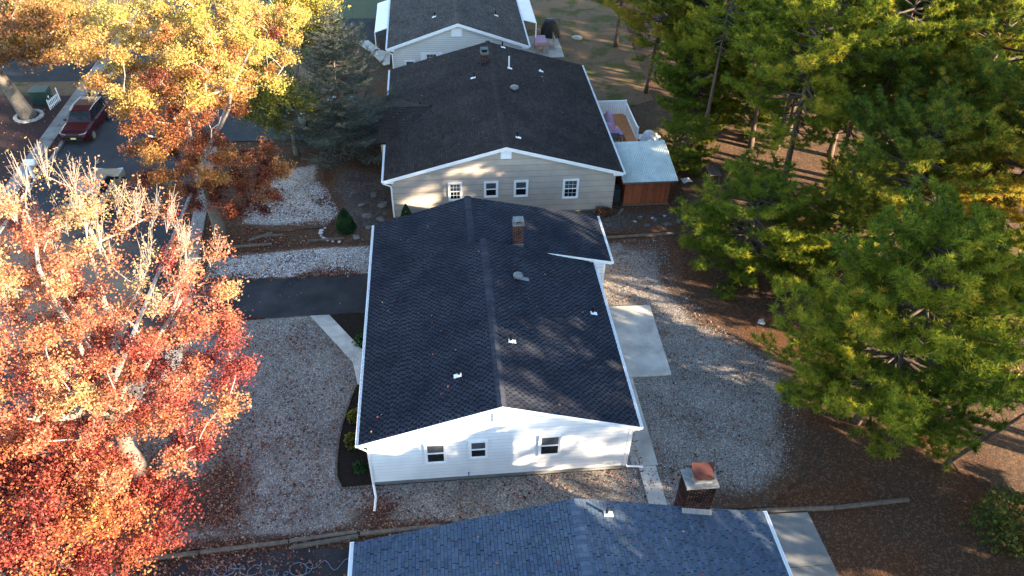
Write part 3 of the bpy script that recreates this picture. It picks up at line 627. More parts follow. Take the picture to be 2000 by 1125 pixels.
# ---- grey roofed house next door
gh = thing('grey_roofed_house', 'house with blue grey shingle roof and tall brick chimney', 'house', (7, -10, 0))
GL = Slope(-.22, 2.72, 7.18, 4.40); GR = Slope(14.1, 2.72, 7.18, 4.40); GY0, GY1 = -15.5, -4.22
g1 = roof_side(gh, GL, GY0, GY1, M['felt_blue'], M['shing_blue'], 41, contrast=.16, e=.12, wd=.20); g2 = roof_side(gh, GR, GY0, GY1, M['felt_blue'], M['shing_blue'], 42, contrast=.16, e=.12, wd=.20)
ridge_caps(g1, 7.18, 4.40, GY0, GY1-.02, M['shing_blue'], e=.15, wd=.17, slope=.23)
zr_g = lambda x: GL.z(x)-.17 if x < 7.18 else GR.z(x)-.17
MB().prism([(.2, GY0+.3, 0), (13.7, GY0+.3, 0), (13.7, GY0+.3, zr_g(13.7)), (7.18, GY0+.3, zr_g(7.18)), (.2, GY0+.3, zr_g(.2))], (0, GY1-GY0-.45, 0)).build('wall', M['cream'], gh)
gable_boards(gh, 'siding_board', .2, 13.7, GY1-.148, .15, zr_g, .2, M['cream'], face=1)
side_boards(gh, .198, GY0+.3, GY1-.15, .15, 2.5, .2, M['cream'], -1); side_boards(gh, 13.702, GY0+.3, GY1-.15, .15, 2.5, .2, M['cream'], 1)
for s_ in (GL, GR): MB().prism([(s_.xe, GY1+.001, s_.ze-.18), (s_.xr, GY1+.001, s_.zr-.18), (s_.xr, GY1+.001, s_.zr-.035), (s_.xe, GY1+.001, s_.ze-.035)], (0, .02, 0)).build('rake_board', M['trim'], gh)
gutter(gh, -.23, GY0, GY1+.05, 2.71, -1, M['trim'], wd=.14); gutter(gh, 14.11, GY0, GY1+.05, 2.71, 1, M['trim'], wd=.14)
vent_pipe(gh, GR, 8.22, -4.75, h=.36)
chg = brick_stack(gh, 10.98, 11.98, -4.38, -3.68, 2.4, 4.70, 7, dark=.75)
MB().box(10.93, 12.03, -4.43, -3.63, 4.70, 4.79).build('crown', M['cap'], chg)
MB().box(11.22, 11.82, -4.28, -3.80, 4.79, 4.93).build('flue', M['cap'], chg)
cp = MB().add([(x, y, z-.57) for x, y, z in [(11.16, -4.30, 5.62), (11.86, -4.30, 5.60), (11.88, -3.72, 5.74), (11.20, -3.70, 5.76), (11.16, -4.30, 5.60), (11.86, -4.30, 5.58), (11.88, -3.72, 5.72), (11.20, -3.70, 5.74)]], [(0, 1, 2, 3), (7, 6, 5, 4), (0, 4, 5, 1), (1, 5, 6, 2), (2, 6, 7, 3), (3, 7, 4, 0)])
cp.add([(11.80, -4.29, 5.03), (11.88, -4.1, 5.04), (11.98, -3.76, 5.29), (11.86, -3.72, 5.17)], [(0, 1, 2, 3)]).build('chimney_cap', M['rust'], chg)
for sx, sy in ((11.27, -4.23), (11.74, -4.23), (11.27, -3.86), (11.74, -3.86)): MB().box(sx, sx+.025, sy, sy+.025, 4.93, 5.11).build('cap_leg', M['rust'], chg)
MB().prism([(10.94, -4.52, GR.z(10.94)+.02), (12.03, -4.52, GR.z(12.03)+.02), (12.03, -4.39, GR.z(12.03)+.15), (10.94, -4.39, GR.z(10.94)+.15)], (0, .02, 0)).build('flashing', M['lead'], chg)

# ------------------------------------------------------------------ trees
def leaf_quads(P, size, rng, upbias=.6):
    n = len(P); nr = rng.normal(size=(n, 3)); nr[:, 2] += upbias; nr /= np.linalg.norm(nr, axis=1)[:, None]
    t = rng.normal(size=(n, 3)); t -= (t*nr).sum(1)[:, None]*nr; t /= np.linalg.norm(t, axis=1)[:, None]; b = np.cross(nr, t)
    s = (size*(.65+.7*rng.random(n)))[:, None]; wv = s*(.5+.3*rng.random((n, 1)))
    return np.stack([P-t*s*.5, P+b*wv*.5-t*s*.05, P+t*s*.5+nr*s*.12, P-b*wv*.5-t*s*.05], 1).reshape(-1, 3)
def palette(t, stops):
    t = np.clip(t, 0, 1); p = [s[0] for s in stops]; return np.stack([np.interp(t, p, [s[1][k] for s in stops]) for k in range(3)], 1)

def broadleaf(name, label, base, fork, leaders, lobes, ncl, nleaf, size, stops, seed, tr=.22, bare=0., pad=(.5, .5, .26), tw=6, spread=.75, colf=.45, lean=(0, 0), zcol=0., group=None, gap=.62, colj=.09, clv=.16):
    """lobes: (centre, radii) ellipsoids in metres that the crown fills; leaders: tips of the main limbs"""
    rng = np.random.default_rng(seed); base = np.array(base, float)
    root = thing(name, label, 'tree', tuple(base), 0, group)
    # cluster centres
    vol = np.array([(r[0]*r[1]*r[2])**.7 for c, r in lobes]); pts = []; tries = 0
    while len(pts) < ncl and tries < 60000:
        tries += 1; c, r = lobes[rng.choice(len(lobes), p=vol/vol.sum())]
        d = rng.normal(size=3); d /= np.linalg.norm(d); q = np.array(c)+np.array(r)*d*(rng.random()**(.36))
        if q[2] < .9: continue
        if wob(q[None], .9, seed+3)[0] < -.55: continue
        if pts and np.min(np.linalg.norm(np.array(pts)-q, axis=1)) < gap: continue
        pts.append(q)
    # skeleton
    N_ = [base-np.array([0, 0, .1])]; par = [-1]
    fk = base+np.array([lean[0], lean[1], fork]); k = 5
    for i in range(1, k+1): N_.append(base+(fk-base)*i/k+rng.normal(size=3)*.03*np.array([1, 1, 0])); par.append(len(N_)-2)
    fi = len(N_)-1; trunk_n = fi; 
    def grow(a, tgt, n, bow):
        p0 = N_[a]; d = tgt-p0; L_ = np.linalg.norm(d); cur = a; mid = p0+d*.5+np.array([0, 0, 1])*bow*L_+rng.normal(size=3)*.05*L_
        for i in range(1, n+1):
            t = i/n; q = (1-t)**2*p0+2*t*(1-t)*mid+t*t*tgt
            if i < n: q = q+rng.normal(size=3)*.018*L_
            N_.append(q); par.append(cur); cur = len(N_)-1
        return cur
    for l in leaders: grow(fi, np.array(l, float), 7, -.06)
    order = np.argsort([np.linalg.norm(p-N_[fi]) for p in pts]); tips = []
    for j in order:
        p = pts[j]; A = np.array(N_[3:]); d = np.linalg.norm(A-p, axis=1)
        inner = np.linalg.norm(A-N_[fi], axis=1); cost = d+.55*np.maximum(0, A[:, 2]-p[2]+.15)+.0*inner
        cost = np.where(inner > np.linalg.norm(p-N_[fi])+.1, cost+2, cost)
        a = int(np.argmin(cost))+3; tips.append(grow(a, p, max(2, min(4, int(d[a-3]/.5)+1)), .06))
    n = len(N_); ch = [[] for _ in range(n)]
    for i in range(1, n): ch[par[i]].append(i)
    rad = np.zeros(n); e = 2.35
    for i in range(n-1, -1, -1): rad[i] = .012 if not ch[i] else sum(rad[c]**e for c in ch[i])**(1/e)
    sc = tr/rad[1]; rad = np.maximum(rad*np.where(rad > .03, sc, 1+(sc-1)*np.clip(rad/.03, 0, 1)), .011); rad[0] = rad[1]*1.25
    rad[:fi+1] = np.maximum(rad[:fi+1], tr*np.linspace(1.5, .85, fi+1)**1.0); rad[0] = tr*1.7
    bt, bb = MB(), MB()
    bt.tube([N_[i] for i in range(fi+1)], [rad[i] for i in range(fi+1)], 10)
    stack = [(c, fi) for c in ch[fi]]
    while stack:
        c, p = stack.pop(); chain = [p, c]
        while ch[chain[-1]]:
            cs = sorted(ch[chain[-1]], key=lambda q: -rad[q]); stack += [(q, chain[-1]) for q in cs[1:]]; chain.append(cs[0])
        rr = [min(rad[q], rad[chain[1]]*1.05) for q in chain]
        bb.tube([N_[q] for q in chain], rr, 7 if rr[0] > .06 else 4, cap=False)
    # twigs and leaves
    tip = np.array([N_[t] for t in tips]); cen = np.mean(tip, axis=0)
    dirs = tip-np.array([N_[fi]]); dirs /= np.linalg.norm(dirs, axis=1)[:, None]
    topness = np.clip((tip[:, 2]-np.quantile(tip[:, 2], .55))/max(.1, (tip[:, 2].max()-np.quantile(tip[:, 2], .55))), 0, 1)
    bareness = bare*np.clip(topness*1.2+.55*wob(tip, 1.0, seed+9), 0, 1)
    LP = []; TW = MB(); LC = []; csz = rng.uniform(.75, 1.3, len(tip)); cof = rng.normal(size=len(tip))*clv
    for j, t in enumerate(tip):
        k = tw+int(bareness[j]*7); up_ = .25+bareness[j]*.7
        for q in range(k):
            d = dirs[j]*(.9+.5*bareness[j])+rng.normal(size=3)*spread*(1-.5*bareness[j])+np.array([0, 0, up_]); d /= np.linalg.norm(d); ln = rng.uniform(.35, .8)*(1+bareness[j]*.9)
            b_ = t-dirs[j]*rng.uniform(0, .45); m_ = b_+d*ln*.5+rng.normal(size=3)*.04; e_ = b_+d*ln+np.array([0, 0, .08])
            TW.tube([b_, m_, e_], [.010, .007, .003], 3, cap=False)
            if bareness[j] > .25:
                for s in range(5):
                    f = rng.uniform(.2, .95); bq = b_+d*ln*f; dq = d*.7+rng.normal(size=3)*.55; dq /= np.linalg.norm(dq)
                    TW.tube([bq, bq+dq*rng.uniform(.12, .3)], [.005, .002], 3, cap=False)
            m2 = max(0, int(nleaf/k*.55*(1-bareness[j])))
            f = rng.random((m2, 1))*.8+.3; LP.append(b_+d*ln*f+rng.normal(size=(m2, 3))*.10); LC.append(np.full(m2, cof[j]))
        m3 = int(nleaf*.45*csz[j]**2*(1-bareness[j]*.9)); kk = rng.normal(size=(m3, 3)); kk /= np.linalg.norm(kk, axis=1)[:, None]; kk *= rng.random((m3, 1))**.5
        lob = 1+.35*np.sin(kk[:, :1]*5+j)*np.sin(kk[:, 1:2]*5+2*j); LP.append(t+dirs[j]*.15+kk*lob*np.array(pad)*2.0*csz[j]); LC.append(np.full(m3, cof[j]))
    LP = np.concatenate(LP); LC = np.concatenate(LC); ok = LP[:, 2] > .12; LP = LP[ok]; LC = LC[ok]
    tv = .5+colf*wob(LP, .55, seed+1)+LC+.10*wob(LP, 2.4, seed+2)+rng.normal(size=len(LP))*colj+zcol*(LP[:, 2]-cen[2])  # zcol paints upper leaves as sunlit: paler with height, darker below
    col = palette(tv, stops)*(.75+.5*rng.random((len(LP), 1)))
    off = base; cr = npmesh('crown', leaf_quads(LP-off, size, rng), 4, col)
    bt.build('trunk', M['bark'], root, smooth=True); bb.build('branches', M['bark'] if bare < .3 else M['twig'], root, smooth=True); tag(TW.build('twigs', M['twig'], root), kind='stuff')
    link('crown', cr, M['leaf'], root)
    return root

RED = [(0, (.18, .028, .028)), (.22, (.28, .055, .044)), (.42, (.37, .115, .066)), (.68, (.43, .18, .085)), (.88, (.45, .245, .125)), (1, (.43, .29, .12))]
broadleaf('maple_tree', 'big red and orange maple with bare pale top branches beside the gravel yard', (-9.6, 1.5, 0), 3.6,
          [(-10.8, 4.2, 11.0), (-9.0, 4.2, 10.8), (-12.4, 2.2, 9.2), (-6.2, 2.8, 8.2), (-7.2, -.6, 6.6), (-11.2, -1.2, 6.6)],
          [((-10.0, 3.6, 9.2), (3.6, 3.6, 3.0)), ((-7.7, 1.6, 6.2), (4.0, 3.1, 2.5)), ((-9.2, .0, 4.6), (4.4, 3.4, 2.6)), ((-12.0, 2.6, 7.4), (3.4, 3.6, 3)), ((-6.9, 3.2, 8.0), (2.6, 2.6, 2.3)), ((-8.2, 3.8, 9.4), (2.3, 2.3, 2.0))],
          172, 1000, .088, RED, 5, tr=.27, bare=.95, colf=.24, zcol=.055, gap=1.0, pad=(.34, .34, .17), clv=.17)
broadleaf('maple_tree', 'low deep red maple at the end of the gravel yard beside the hose driveway', (-10.4, -3.4, 0), 1.7,
          [(-10.8, -3.0, 5.4), (-8.8, -3.6, 4.4), (-12.3, -3.4, 4.6), (-9.8, -1.6, 4.4)],
          [((-10.6, -3.0, 4.0), (3.3, 2.8, 2.1)), ((-8.9, -2.7, 2.7), (2.6, 2.0, 1.5))],
          62, 1150, .092, [(0, (.14, .022, .022)), (.25, (.27, .048, .036)), (.48, (.38, .12, .05)), (.72, (.44, .22, .065)), (.9, (.42, .27, .07)), (1, (.22, .19, .04))], 8, tr=.14, colf=.3, gap=.95)
ORG = [(0, (.10, .026, .018)), (.17, (.22, .065, .028)), (.36, (.38, .18, .058)), (.56, (.43, .28, .085)), (.78, (.42, .32, .085)), (1, (.31, .30, .055))]
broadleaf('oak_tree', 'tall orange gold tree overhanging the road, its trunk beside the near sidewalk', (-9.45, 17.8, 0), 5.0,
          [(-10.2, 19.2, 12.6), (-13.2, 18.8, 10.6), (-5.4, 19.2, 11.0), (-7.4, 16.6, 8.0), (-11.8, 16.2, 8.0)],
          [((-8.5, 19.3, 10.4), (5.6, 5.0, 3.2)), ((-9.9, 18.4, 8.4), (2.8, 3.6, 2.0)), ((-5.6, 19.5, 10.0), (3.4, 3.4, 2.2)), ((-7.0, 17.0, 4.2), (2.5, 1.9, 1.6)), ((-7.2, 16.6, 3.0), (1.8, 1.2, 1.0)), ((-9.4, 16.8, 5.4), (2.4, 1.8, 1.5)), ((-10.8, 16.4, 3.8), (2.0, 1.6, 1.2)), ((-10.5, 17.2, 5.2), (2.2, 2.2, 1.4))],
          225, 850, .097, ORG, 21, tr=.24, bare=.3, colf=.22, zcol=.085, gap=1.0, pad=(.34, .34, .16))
broadleaf('oak_tree', 'dull bronze oak with grey trunk in a stone ring across the road', (-25.5, 33.0, 0), 4.0,
          [(-27.0, 33.4, 9.6), (-23.6, 34.0, 9.4), (-29.0, 32.6, 8.2), (-25.2, 31.2, 8.0)],
          [((-25.2, 33.6, 7.2), (5.0, 4.4, 2.6)), ((-22.8, 34.8, 5.4), (3.0, 3.2, 1.9)), ((-26.5, 31.5, 5.6), (2.6, 2, 1.4))],
          190, 330, .14, [(0, (.12, .05, .03)), (.4, (.26, .12, .05)), (.7, (.42, .24, .07)), (1, (.2, .18, .05))], 31, tr=.36, bare=.45, colf=.3, lean=(-1.2, .3), gap=.95)
broadleaf('oak_tree', 'rust brown oak beyond the driveway across the road', (-27.5, 46.5, 0), 4.0,
          [(-28, 47, 10), (-24.8, 46.4, 9), (-30.5, 46, 9)],
          [((-27.4, 46.5, 8), (5.6, 4.6, 3.8))], 100, 210, .2, [(0, (.10, .05, .03)), (.4, (.22, .10, .04)), (.8, (.40, .20, .05)), (1, (.16, .15, .04))], 37, tr=.3, bare=.3, gap=1.0)
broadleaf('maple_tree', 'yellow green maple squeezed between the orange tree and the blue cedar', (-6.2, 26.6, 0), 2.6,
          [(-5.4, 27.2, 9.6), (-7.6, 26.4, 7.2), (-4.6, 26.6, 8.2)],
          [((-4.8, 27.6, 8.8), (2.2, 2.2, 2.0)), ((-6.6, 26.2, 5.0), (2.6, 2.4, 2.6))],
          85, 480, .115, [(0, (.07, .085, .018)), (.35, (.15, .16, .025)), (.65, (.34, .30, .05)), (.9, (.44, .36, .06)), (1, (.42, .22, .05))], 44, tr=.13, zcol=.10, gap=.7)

def conifer_meshes(seed, H, z0, R, prof, whorl=.55, per=5, rise=(0, 40), droop=.10, nd=30, nlen=.26, nw=.034, tuft=.14, cols=None, tr=.16, lat=.58, sway=.25, fill=.35, flat=0., upn=.35, dirw=.35):
    """trunk, branches and needles of one conifer in local metres"""
    rng = np.random.default_rng(seed); T = MB(); B = MB(); E = []; Dd = []
    sx, sy = rng.normal(size=2)*sway
    ax = lambda z: np.array([sx*math.sin(z/H*2.6), sy*math.sin(z/H*2.1), z])
    zs = np.linspace(-.1, H*.98, 12); T.tube([ax(z) for z in zs], [tr*(1-.93*max(0, z)/H)*(1.25 if z < .3 else 1) for z in zs], 9)
    z = z0
    while z < H*.985:
        t = (z-z0)/(H-z0); L0 = R*np.interp(t, [p[0] for p in prof], [p[1] for p in prof]); n = max(3, int(per*(1 if t < .8 else .8)+rng.random()))
        a0 = rng.random()*6.28
        for i in range(n):
            if rng.random() < .06: continue
            a = a0+6.283*i/n+rng.normal()*.28; L = L0*rng.uniform(.62, 1.18); el = math.radians(rise[0]+(rise[1]-rise[0])*t**1.3+rng.normal()*7)
            h = np.array([math.cos(a), math.sin(a), 0]); s0 = ax(z+rng.normal()*.12); pts = []; bend = rng.normal()*.16; pr = np.array([-h[1], h[0], 0])
            for k in range(6):
                s = k/5; pts.append(s0+h*L*s*math.cos(el)+pr*bend*L*s*s+np.array([0, 0, L*s*math.sin(el)-droop*L*math.sin(s*3.14)*.8+.10*L*s**3]))
            r = .012+.017*L; B.tube(pts, [r*(1-.85*k/5) for k in range(6)], 5, cap=False)
            m = max(2, int(L*lat*7)); P6 = np.array(pts)
            for q in range(m):
                s = fill+(1-fill)*(q+rng.random())/m; f = s*5; k = min(4, int(f)); p = P6[k]+(P6[k+1]-P6[k])*(f-k); dd = P6[k+1]-P6[k]; dd = dd/np.linalg.norm(dd)
                sd = 1 if q % 2 else -1; side = np.cross([0, 0, 1.], dd); side /= np.linalg.norm(side)+1e-9
                d = dd*rng.uniform(.5, 1.)+side*sd*rng.uniform(.35, 1.1)+np.array([0, 0, rng.uniform(-.1, .95)*(1-flat)]); d /= np.linalg.norm(d)
                ln = L*rng.uniform(.10, .30)*(1.25-s*.7)+.12; e = p+d*ln
                if ln > .18: B.tube([p, e], [.012, .006], 3, cap=False)
                nsub = 1+int(ln/.34)
                for u in range(nsub):
                    E.append(p+d*ln*(1-u*.42)+rng.normal(size=3)*.05*(u > 0)); g = d+rng.normal(size=3)*.35*(u > 0); Dd.append(g/np.linalg.norm(g))
            E.append(P6[5]); Dd.append((P6[5]-P6[4])/np.linalg.norm(P6[5]-P6[4]))
        z += whorl*(1-.35*t)*rng.uniform(.8, 1.2)
    E.append(ax(H)); Dd.append(np.array([0, 0, 1.]))
    E = np.array(E); Dd = np.array(Dd); n = len(E); tint = rng.random(n)
    e = np.repeat(E, nd, 0); d = np.repeat(Dd, nd, 0); k = len(e)
    rv = rng.normal(size=(k, 3)); rv /= np.linalg.norm(rv, axis=1)[:, None]
    v = d*dirw+rv+np.array([0, 0, upn]); v[:, 2] *= (1-flat*.5); v /= np.linalg.norm(v, axis=1)[:, None]
    b = e-d*(rng.random((k, 1))*tuft); ln = nlen*(.7+.55*rng.random((k, 1)))
    s = np.cross(v, rng.normal(size=(k, 3))); s /= np.linalg.norm(s, axis=1)[:, None]
    tri = np.stack([b-s*nw*.5, b+s*nw*.5, b+v*ln], 1).reshape(-1, 3)
    tt = np.repeat(np.clip(.45+.30*wob(E, .7, seed+4)+.22*(tint-.5)+.16*rng.normal(size=n), 0, 1), nd)
    col = palette(tt+rng.normal(size=k)*.05, cols)*(.75+.5*rng.random((k, 1)))
    me = npmesh('needles', tri, 3, col); print('needles', seed, n, len(tri)//3)
    return T.mesh('trunk', smooth=True), B.mesh('branches', smooth=True), me

PG = [(0, (.065, .108, .014)), (.3, (.13, .175, .017)), (.55, (.225, .235, .02)), (.8, (.31, .29, .026)), (1, (.43, .28, .03))]
PY = [(0, (.06, .105, .016)), (.3, (.12, .165, .020)), (.55, (.22, .22, .024)), (.8, (.35, .27, .03)), (1, (.45, .27, .035))]
broad = [(0, .75), (.25, 1.), (.6, .85), (.85, .5), (1, .12)]
tall = [(0, .55), (.3, .95), (.6, 1.), (.85, .62), (1, .15)]
spire = [(0, 1.), (.3, .85), (.6, .6), (.85, .3), (1, .06)]
V = {}
V['bushy'] = conifer_meshes(101, 10.0, 1.7, 4.2, broad, whorl=.40, per=8, rise=(-4, 46), cols=PG, tr=.17, nd=38)
V['tall'] = conifer_meshes(102, 15.0, 6.2, 4.6, tall, whorl=.52, per=6, rise=(-6, 40), cols=PG, tr=.24, nd=38)
V['gold'] = conifer_meshes(103, 13.5, 4.6, 4.4, tall, whorl=.52, per=6, rise=(-5, 42), cols=PY, tr=.21, nd=38)
V['open'] = conifer_meshes(104, 14.0, 5.5, 4.0, tall, whorl=.66, per=5, rise=(-10, 38), cols=PG, tr=.2, sway=.5, nd=36)
V['mast'] = conifer_meshes(106, 17.0, 10.6, 3.8, tall, whorl=.7, per=4, rise=(-8, 38), cols=PG, tr=.24, sway=.4, nd=36)
V['low'] = conifer_meshes(105, 5.5, .5, 3.2, broad, whorl=.42, per=6, rise=(0, 40), cols=PG, tr=.11, nd=38)
def pine(kind, label, x, y, h, rz=0, wide=1., group=None, lean=(0, 0)):
    H0 = {'bushy': 10., 'tall': 15., 'gold': 13.5, 'open': 14., 'low': 5.5, 'mast': 17.}[kind]; s = h/H0
    root = thing('pine_tree', label, 'tree', (x, y, 0), rz, group); root.rotation_euler = (lean[0], lean[1], rz)
    for nm, me, mt in zip(('trunk', 'branches', 'needles'), V[kind], ('pinebark', 'pinetwig', 'needle')):
        link(nm, me, M[mt], root, scale=(s*wide, s*wide, s))
    return root
PINES = [
 ('bushy', 'broad bushy green pine at the edge of the rear gravel', 21.1, 1.6, 10.7, .4, 1.0),
 ('tall', 'tall pine with dark curved trunk behind the shady low pine', 23.0, 16.7, 14.5, 1.0, 1.0),
 ('low', 'low shady dark pine at the corner of the rear gravel', 19.8, 12.7, 5.7, 2.0, 1.2),
 ('mast', 'pine with long thin bare sunlit trunk next to the dark curved trunk', 26.7, 16.6, 14.5, .2, 1.0),
 ('tall', 'tall pine with pale mottled trunk deep in the pine wood', 30.6, 20.3, 14.5, 2.6, 1.0),
 ('mast', 'pine with a lit trunk beside the red shed', 20.2, 23.6, 12.0, .8, .95),
 ('gold', 'sunlit yellowish pine behind the orange deck', 21.9, 32.2, 11.5, 2.2, .95),
 ('open', 'pine standing at the edge of the patchy back lawn', 23.8, 39.5, 12.0, 4.0, 1.0),
 ('gold', 'big golden needled pine beside the bushy green pine', 30.2, 9.2, 13.0, 1.3, 1.1),
 ('low', 'small golden green pine under the big golden one', 27.6, 6.0, 5.0, 3.3, 1.0),
]
for a in PINES: pine(*a[:5], rz=a[5], wide=a[6])
PINES2 = [('gold', 'pine overhanging the patchy back lawn', 19.2, 34.2, 10.5), ('gold', 'golden pine at the far end of the patchy back lawn', 18.6, 43, 11.5), ('low', 'low bright green pine between the deck and the lit pine', 18.9, 23.2, 3.4), ('bushy', 'bushy young pine between the deck and the wood', 21.3, 28.2, 7.5)]
for i, a in enumerate(PINES2): pine(*a, rz=i*1.7)
for i, (x, y, h, l) in enumerate(((25.6, 13.2, 4.2, 'small understory pine beside the dark curved trunk'), (28.8, 17.6, 3.8, 'small understory pine next to the long thin bare trunk'), (25.0, 28.6, 3.6, 'small understory pine deep behind the deck'), (23.2, 9.8, 3.2, 'small understory pine between the low shady pine and the bushy pine'))): pine('low', l, x, y, h, i*1.3, 1.25)
rng = random.Random(6)
for (x, y) in ((28, 27.5), (34, 27), (37.5, 19.5), (26.5, 33), (31.5, 36), (38.5, 31), (28.5, 44), (36, 42), (43, 25.5), (25.5, 50), (33, 51), (44, 38), (41, 49), (24.5, 25.5), (48, 31), (25.5, 9.5), (29.5, 13.2), (34.5, 8.5), (29.5, 24), (23.8, 29.8), (27, 38.5), (30.5, 31.5), (35.5, 23.5), (40.5, 35.5), (37, 46.5), (22, 47), (28.4, 20.6), (26.2, 25.2), (31.8, 16.6)):
    kd = rng.choice(['tall', 'gold', 'open', 'gold']); kd = 'open' if (x, y) in ((34, 27), (35.5, 23.5), (38.5, 31), (43, 25.5)) else kd; pine(kd, {'tall': 'tall dense green pine crowded in the wood behind the houses', 'gold': 'golden needled pine crowded in the wood behind the houses', 'open': 'thin open crowned pine in the wood behind the houses'}[kd], x, y, rng.uniform(10.5, 14.5), rng.random()*6.28, rng.uniform(.9, 1.1), 'pines of the wood behind the houses')
# the wood continued out of view, its pines added and sized to shade the scene
for (x, y, h) in ((30, -5, 19), (33.5, -3.8, 18), (38, -14.6, 16.0), (40, -18.4, 16.0), (27.5, -5.5, 16.5), (37, -4.5, 17.5), (24, -12.8, 8.6), (23, -15.5, 10), (30, 3, 19), (32.5, 6.5, 18.5), (33.5, .2, 19), (43, -9, 18), (24.5, -19.5, 10.5), (29, -22, 11.5), (19.8, -15.2, 8.0), (48, -19.5, 17), (36, -24, 11), (44, -25, 13), (43, -28, 11.5), (30, -9.5, 7.5), (27.2, -5, 6.5)):
    kd = 'mast' if h > 15 else 'bushy' if h < 8 else 'tall'; pine(kd, {'mast': 'very tall long trunked pine added past the wood edge for its shade', 'bushy': 'small bushy pine added past the wood edge for its shade', 'tall': 'mid height green pine added past the wood edge for its shade'}[kd], x, y, h, rng.random()*6.28, .5 if h == 16.0 else 1.05, 'pines added towards the sun for their shade')

# blue cedar, its drooping tiers
ced = conifer_meshes(110, 10.0, .9, 4.3, spire, whorl=.34, per=6, rise=(2, 22), droop=.16, nd=30, nlen=.13, nw=.022, tuft=.42, dirw=.75, cols=[(0, (.050, .070, .060)), (.4, (.085, .11, .095)), (.7, (.13, .155, .13)), (1, (.20, .21, .17))], tr=.16, lat=.75, fill=.15, flat=.6, upn=.05)
ct = thing('cedar_tree', 'drooping grey blue cedar beside the black roof of the beige house', 'tree', (-3.0, 26.5, 0))
for nm, me, mt in zip(('trunk', 'branches', 'needles'), ced, ('bark', 'pinetwig', 'needle')): link(nm, me, M[mt], ct)

def bush(name, label, cat, x, y, rx, ry, h, n, size, stops, seed, cone=0., z0=0., group=None):
    rng = np.random.default_rng(seed); root = thing(name, label, cat, (x, y, z0), 0, group)
    d = rng.normal(size=(n, 3)); d[:, 2] = np.abs(d[:, 2]); d /= np.linalg.norm(d, axis=1)[:, None]; r = rng.random((n, 1))**.35
    P = d*r*np.array([rx, ry, h]); P *= 1+.18*wob(P, 5/max(rx, .2), seed)[:, None]
    if cone: 
        zz = np.clip(P[:, 2]/h, 0, 1); ang = np.arctan2(P[:, 1], P[:, 0]); zz = rng.random(n)**1.4; rr = (1-zz**1.6*cone)*(.75+.25*rng.random(n))*(1+.05*np.sin(ang*5+zz*9))
        rr *= np.clip(zz*8+.65, 0, 1)
        P = np.stack([np.cos(ang)*rx*rr, np.sin(ang)*ry*rr, zz*h], 1)
    P[:, 2] += .04
    col = palette(.5+.4*wob(P, 6, seed)+rng.normal(size=n)*.18, stops)*(.75+.5*rng.random((n, 1)))
    link('foliage', npmesh('foliage', leaf_quads(P, size, rng, .3), 4, col), M['leaf'], root)
    b = MB()
    for k in range(6):
        a = k*1.05; b.tube([(0, 0, -.05), (math.cos(a)*rx*.4, math.sin(a)*ry*.4, h*.55)], [.018, .006], 4)
    b.build('stems', M['pinetwig'], root, local=True)
    return root
GRN = [(0, (.010, .032, .010)), (.5, (.022, .065, .018)), (1, (.05, .10, .025))]
YGR = [(0, (.04, .05, .010)), (.5, (.10, .105, .015)), (1, (.20, .18, .025))]
bush('dwarf_spruce', 'dense dark green cone shaped dwarf spruce in a stone edged bed', 'shrub', -2.35, 17.75, .62, .62, 1.45, 9000, .07, GRN, 1, cone=.93)
bush('arborvitae', 'thin young evergreen growing against the beige wall', 'shrub', 1.15, 18.25, .42, .36, 1.25, 1500, .10, GRN, 2, cone=.97)
bush('yellow_shrub', 'golden green shrub in the black mulch bed, nearest the front walk', 'shrub', -.92, 3.55, .42, .40, .55, 900, .10, YGR, 3, group=None)
bush('yellow_shrub', 'golden green shrub in the black mulch bed between another golden shrub and the green tuft', 'shrub', -.92, 2.15, .46, .42, .55, 1000, .10, YGR, 4)
bush('grass_tuft', 'small dark green tuft at the corner of the mulch bed by the downspout', 'plant', -.62, .85, .30, .30, .42, 350, .12, GRN, 5)
bush('low_shrub', 'low dark shrub in the mulch bed between the front walk and house wall', 'shrub', -.85, 8.3, .5, .5, .45, 700, .10, GRN, 6)
bush('dry_shrub', 'dry brown shrub at the base of the beige wall', 'shrub', 12.9, 18.3, .55, .35, .5, 700, .12, [(0, (.10, .05, .03)), (1, (.26, .13, .07))], 7)
bush('leafy_sapling', 'green leafy sapling at the forest edge past the old concrete slab', 'shrub', 24.4, -4.2, 1.5, 1.4, 2.2, 1500, .16, [(0, (.03, .06, .012)), (.6, (.08, .12, .02)), (1, (.26, .2, .03))], 8)
bush('leafy_sapling', 'green shrub beside the corrugated shed roof', 'shrub', 17.8, 22.9, .8, .8, 1.6, 1300, .13, [(0, (.04, .08, .012)), (.6, (.12, .16, .02)), (1, (.24, .24, .03))], 9)
# the forked leaning tree
fk = thing('forked_tree', 'thin dark forked trunk leaning away from the bushy pine', 'tree', (23.7, -1.1, 0))
b = MB(); b.tube([(23.7, -1.1, -.1), (23.85, -1.05, .5)], [.16, .12], 8)
b.tube([(23.82, -1.06, .4), (23.9, -.5, 1.6), (24.2, .1, 3.2), (24.6, .6, 5.4)], [.11, .09, .07, .03], 7).tube([(23.85, -1.05, .45), (24.6, -1.0, 1.3), (25.6, -.9, 2.4), (27.0, -.8, 4.2)], [.10, .085, .07, .03], 7)
b.build('trunk', M['pinebark'], fk, smooth=True)
rg = np.random.default_rng(12); P = np.concatenate([np.array(c)+rg.normal(size=(420, 3))*np.array([.8, .8, .5]) for c in ((24.7, .7, 5.4), (27.1, -.8, 4.4), (25.8, -.3, 4.8))])-np.array([23.7, -1.1, 0])
link('crown', npmesh('crown', leaf_quads(P, .12, rg), 4, palette(rg.random(len(P)), PY)), M['leaf'], fk)

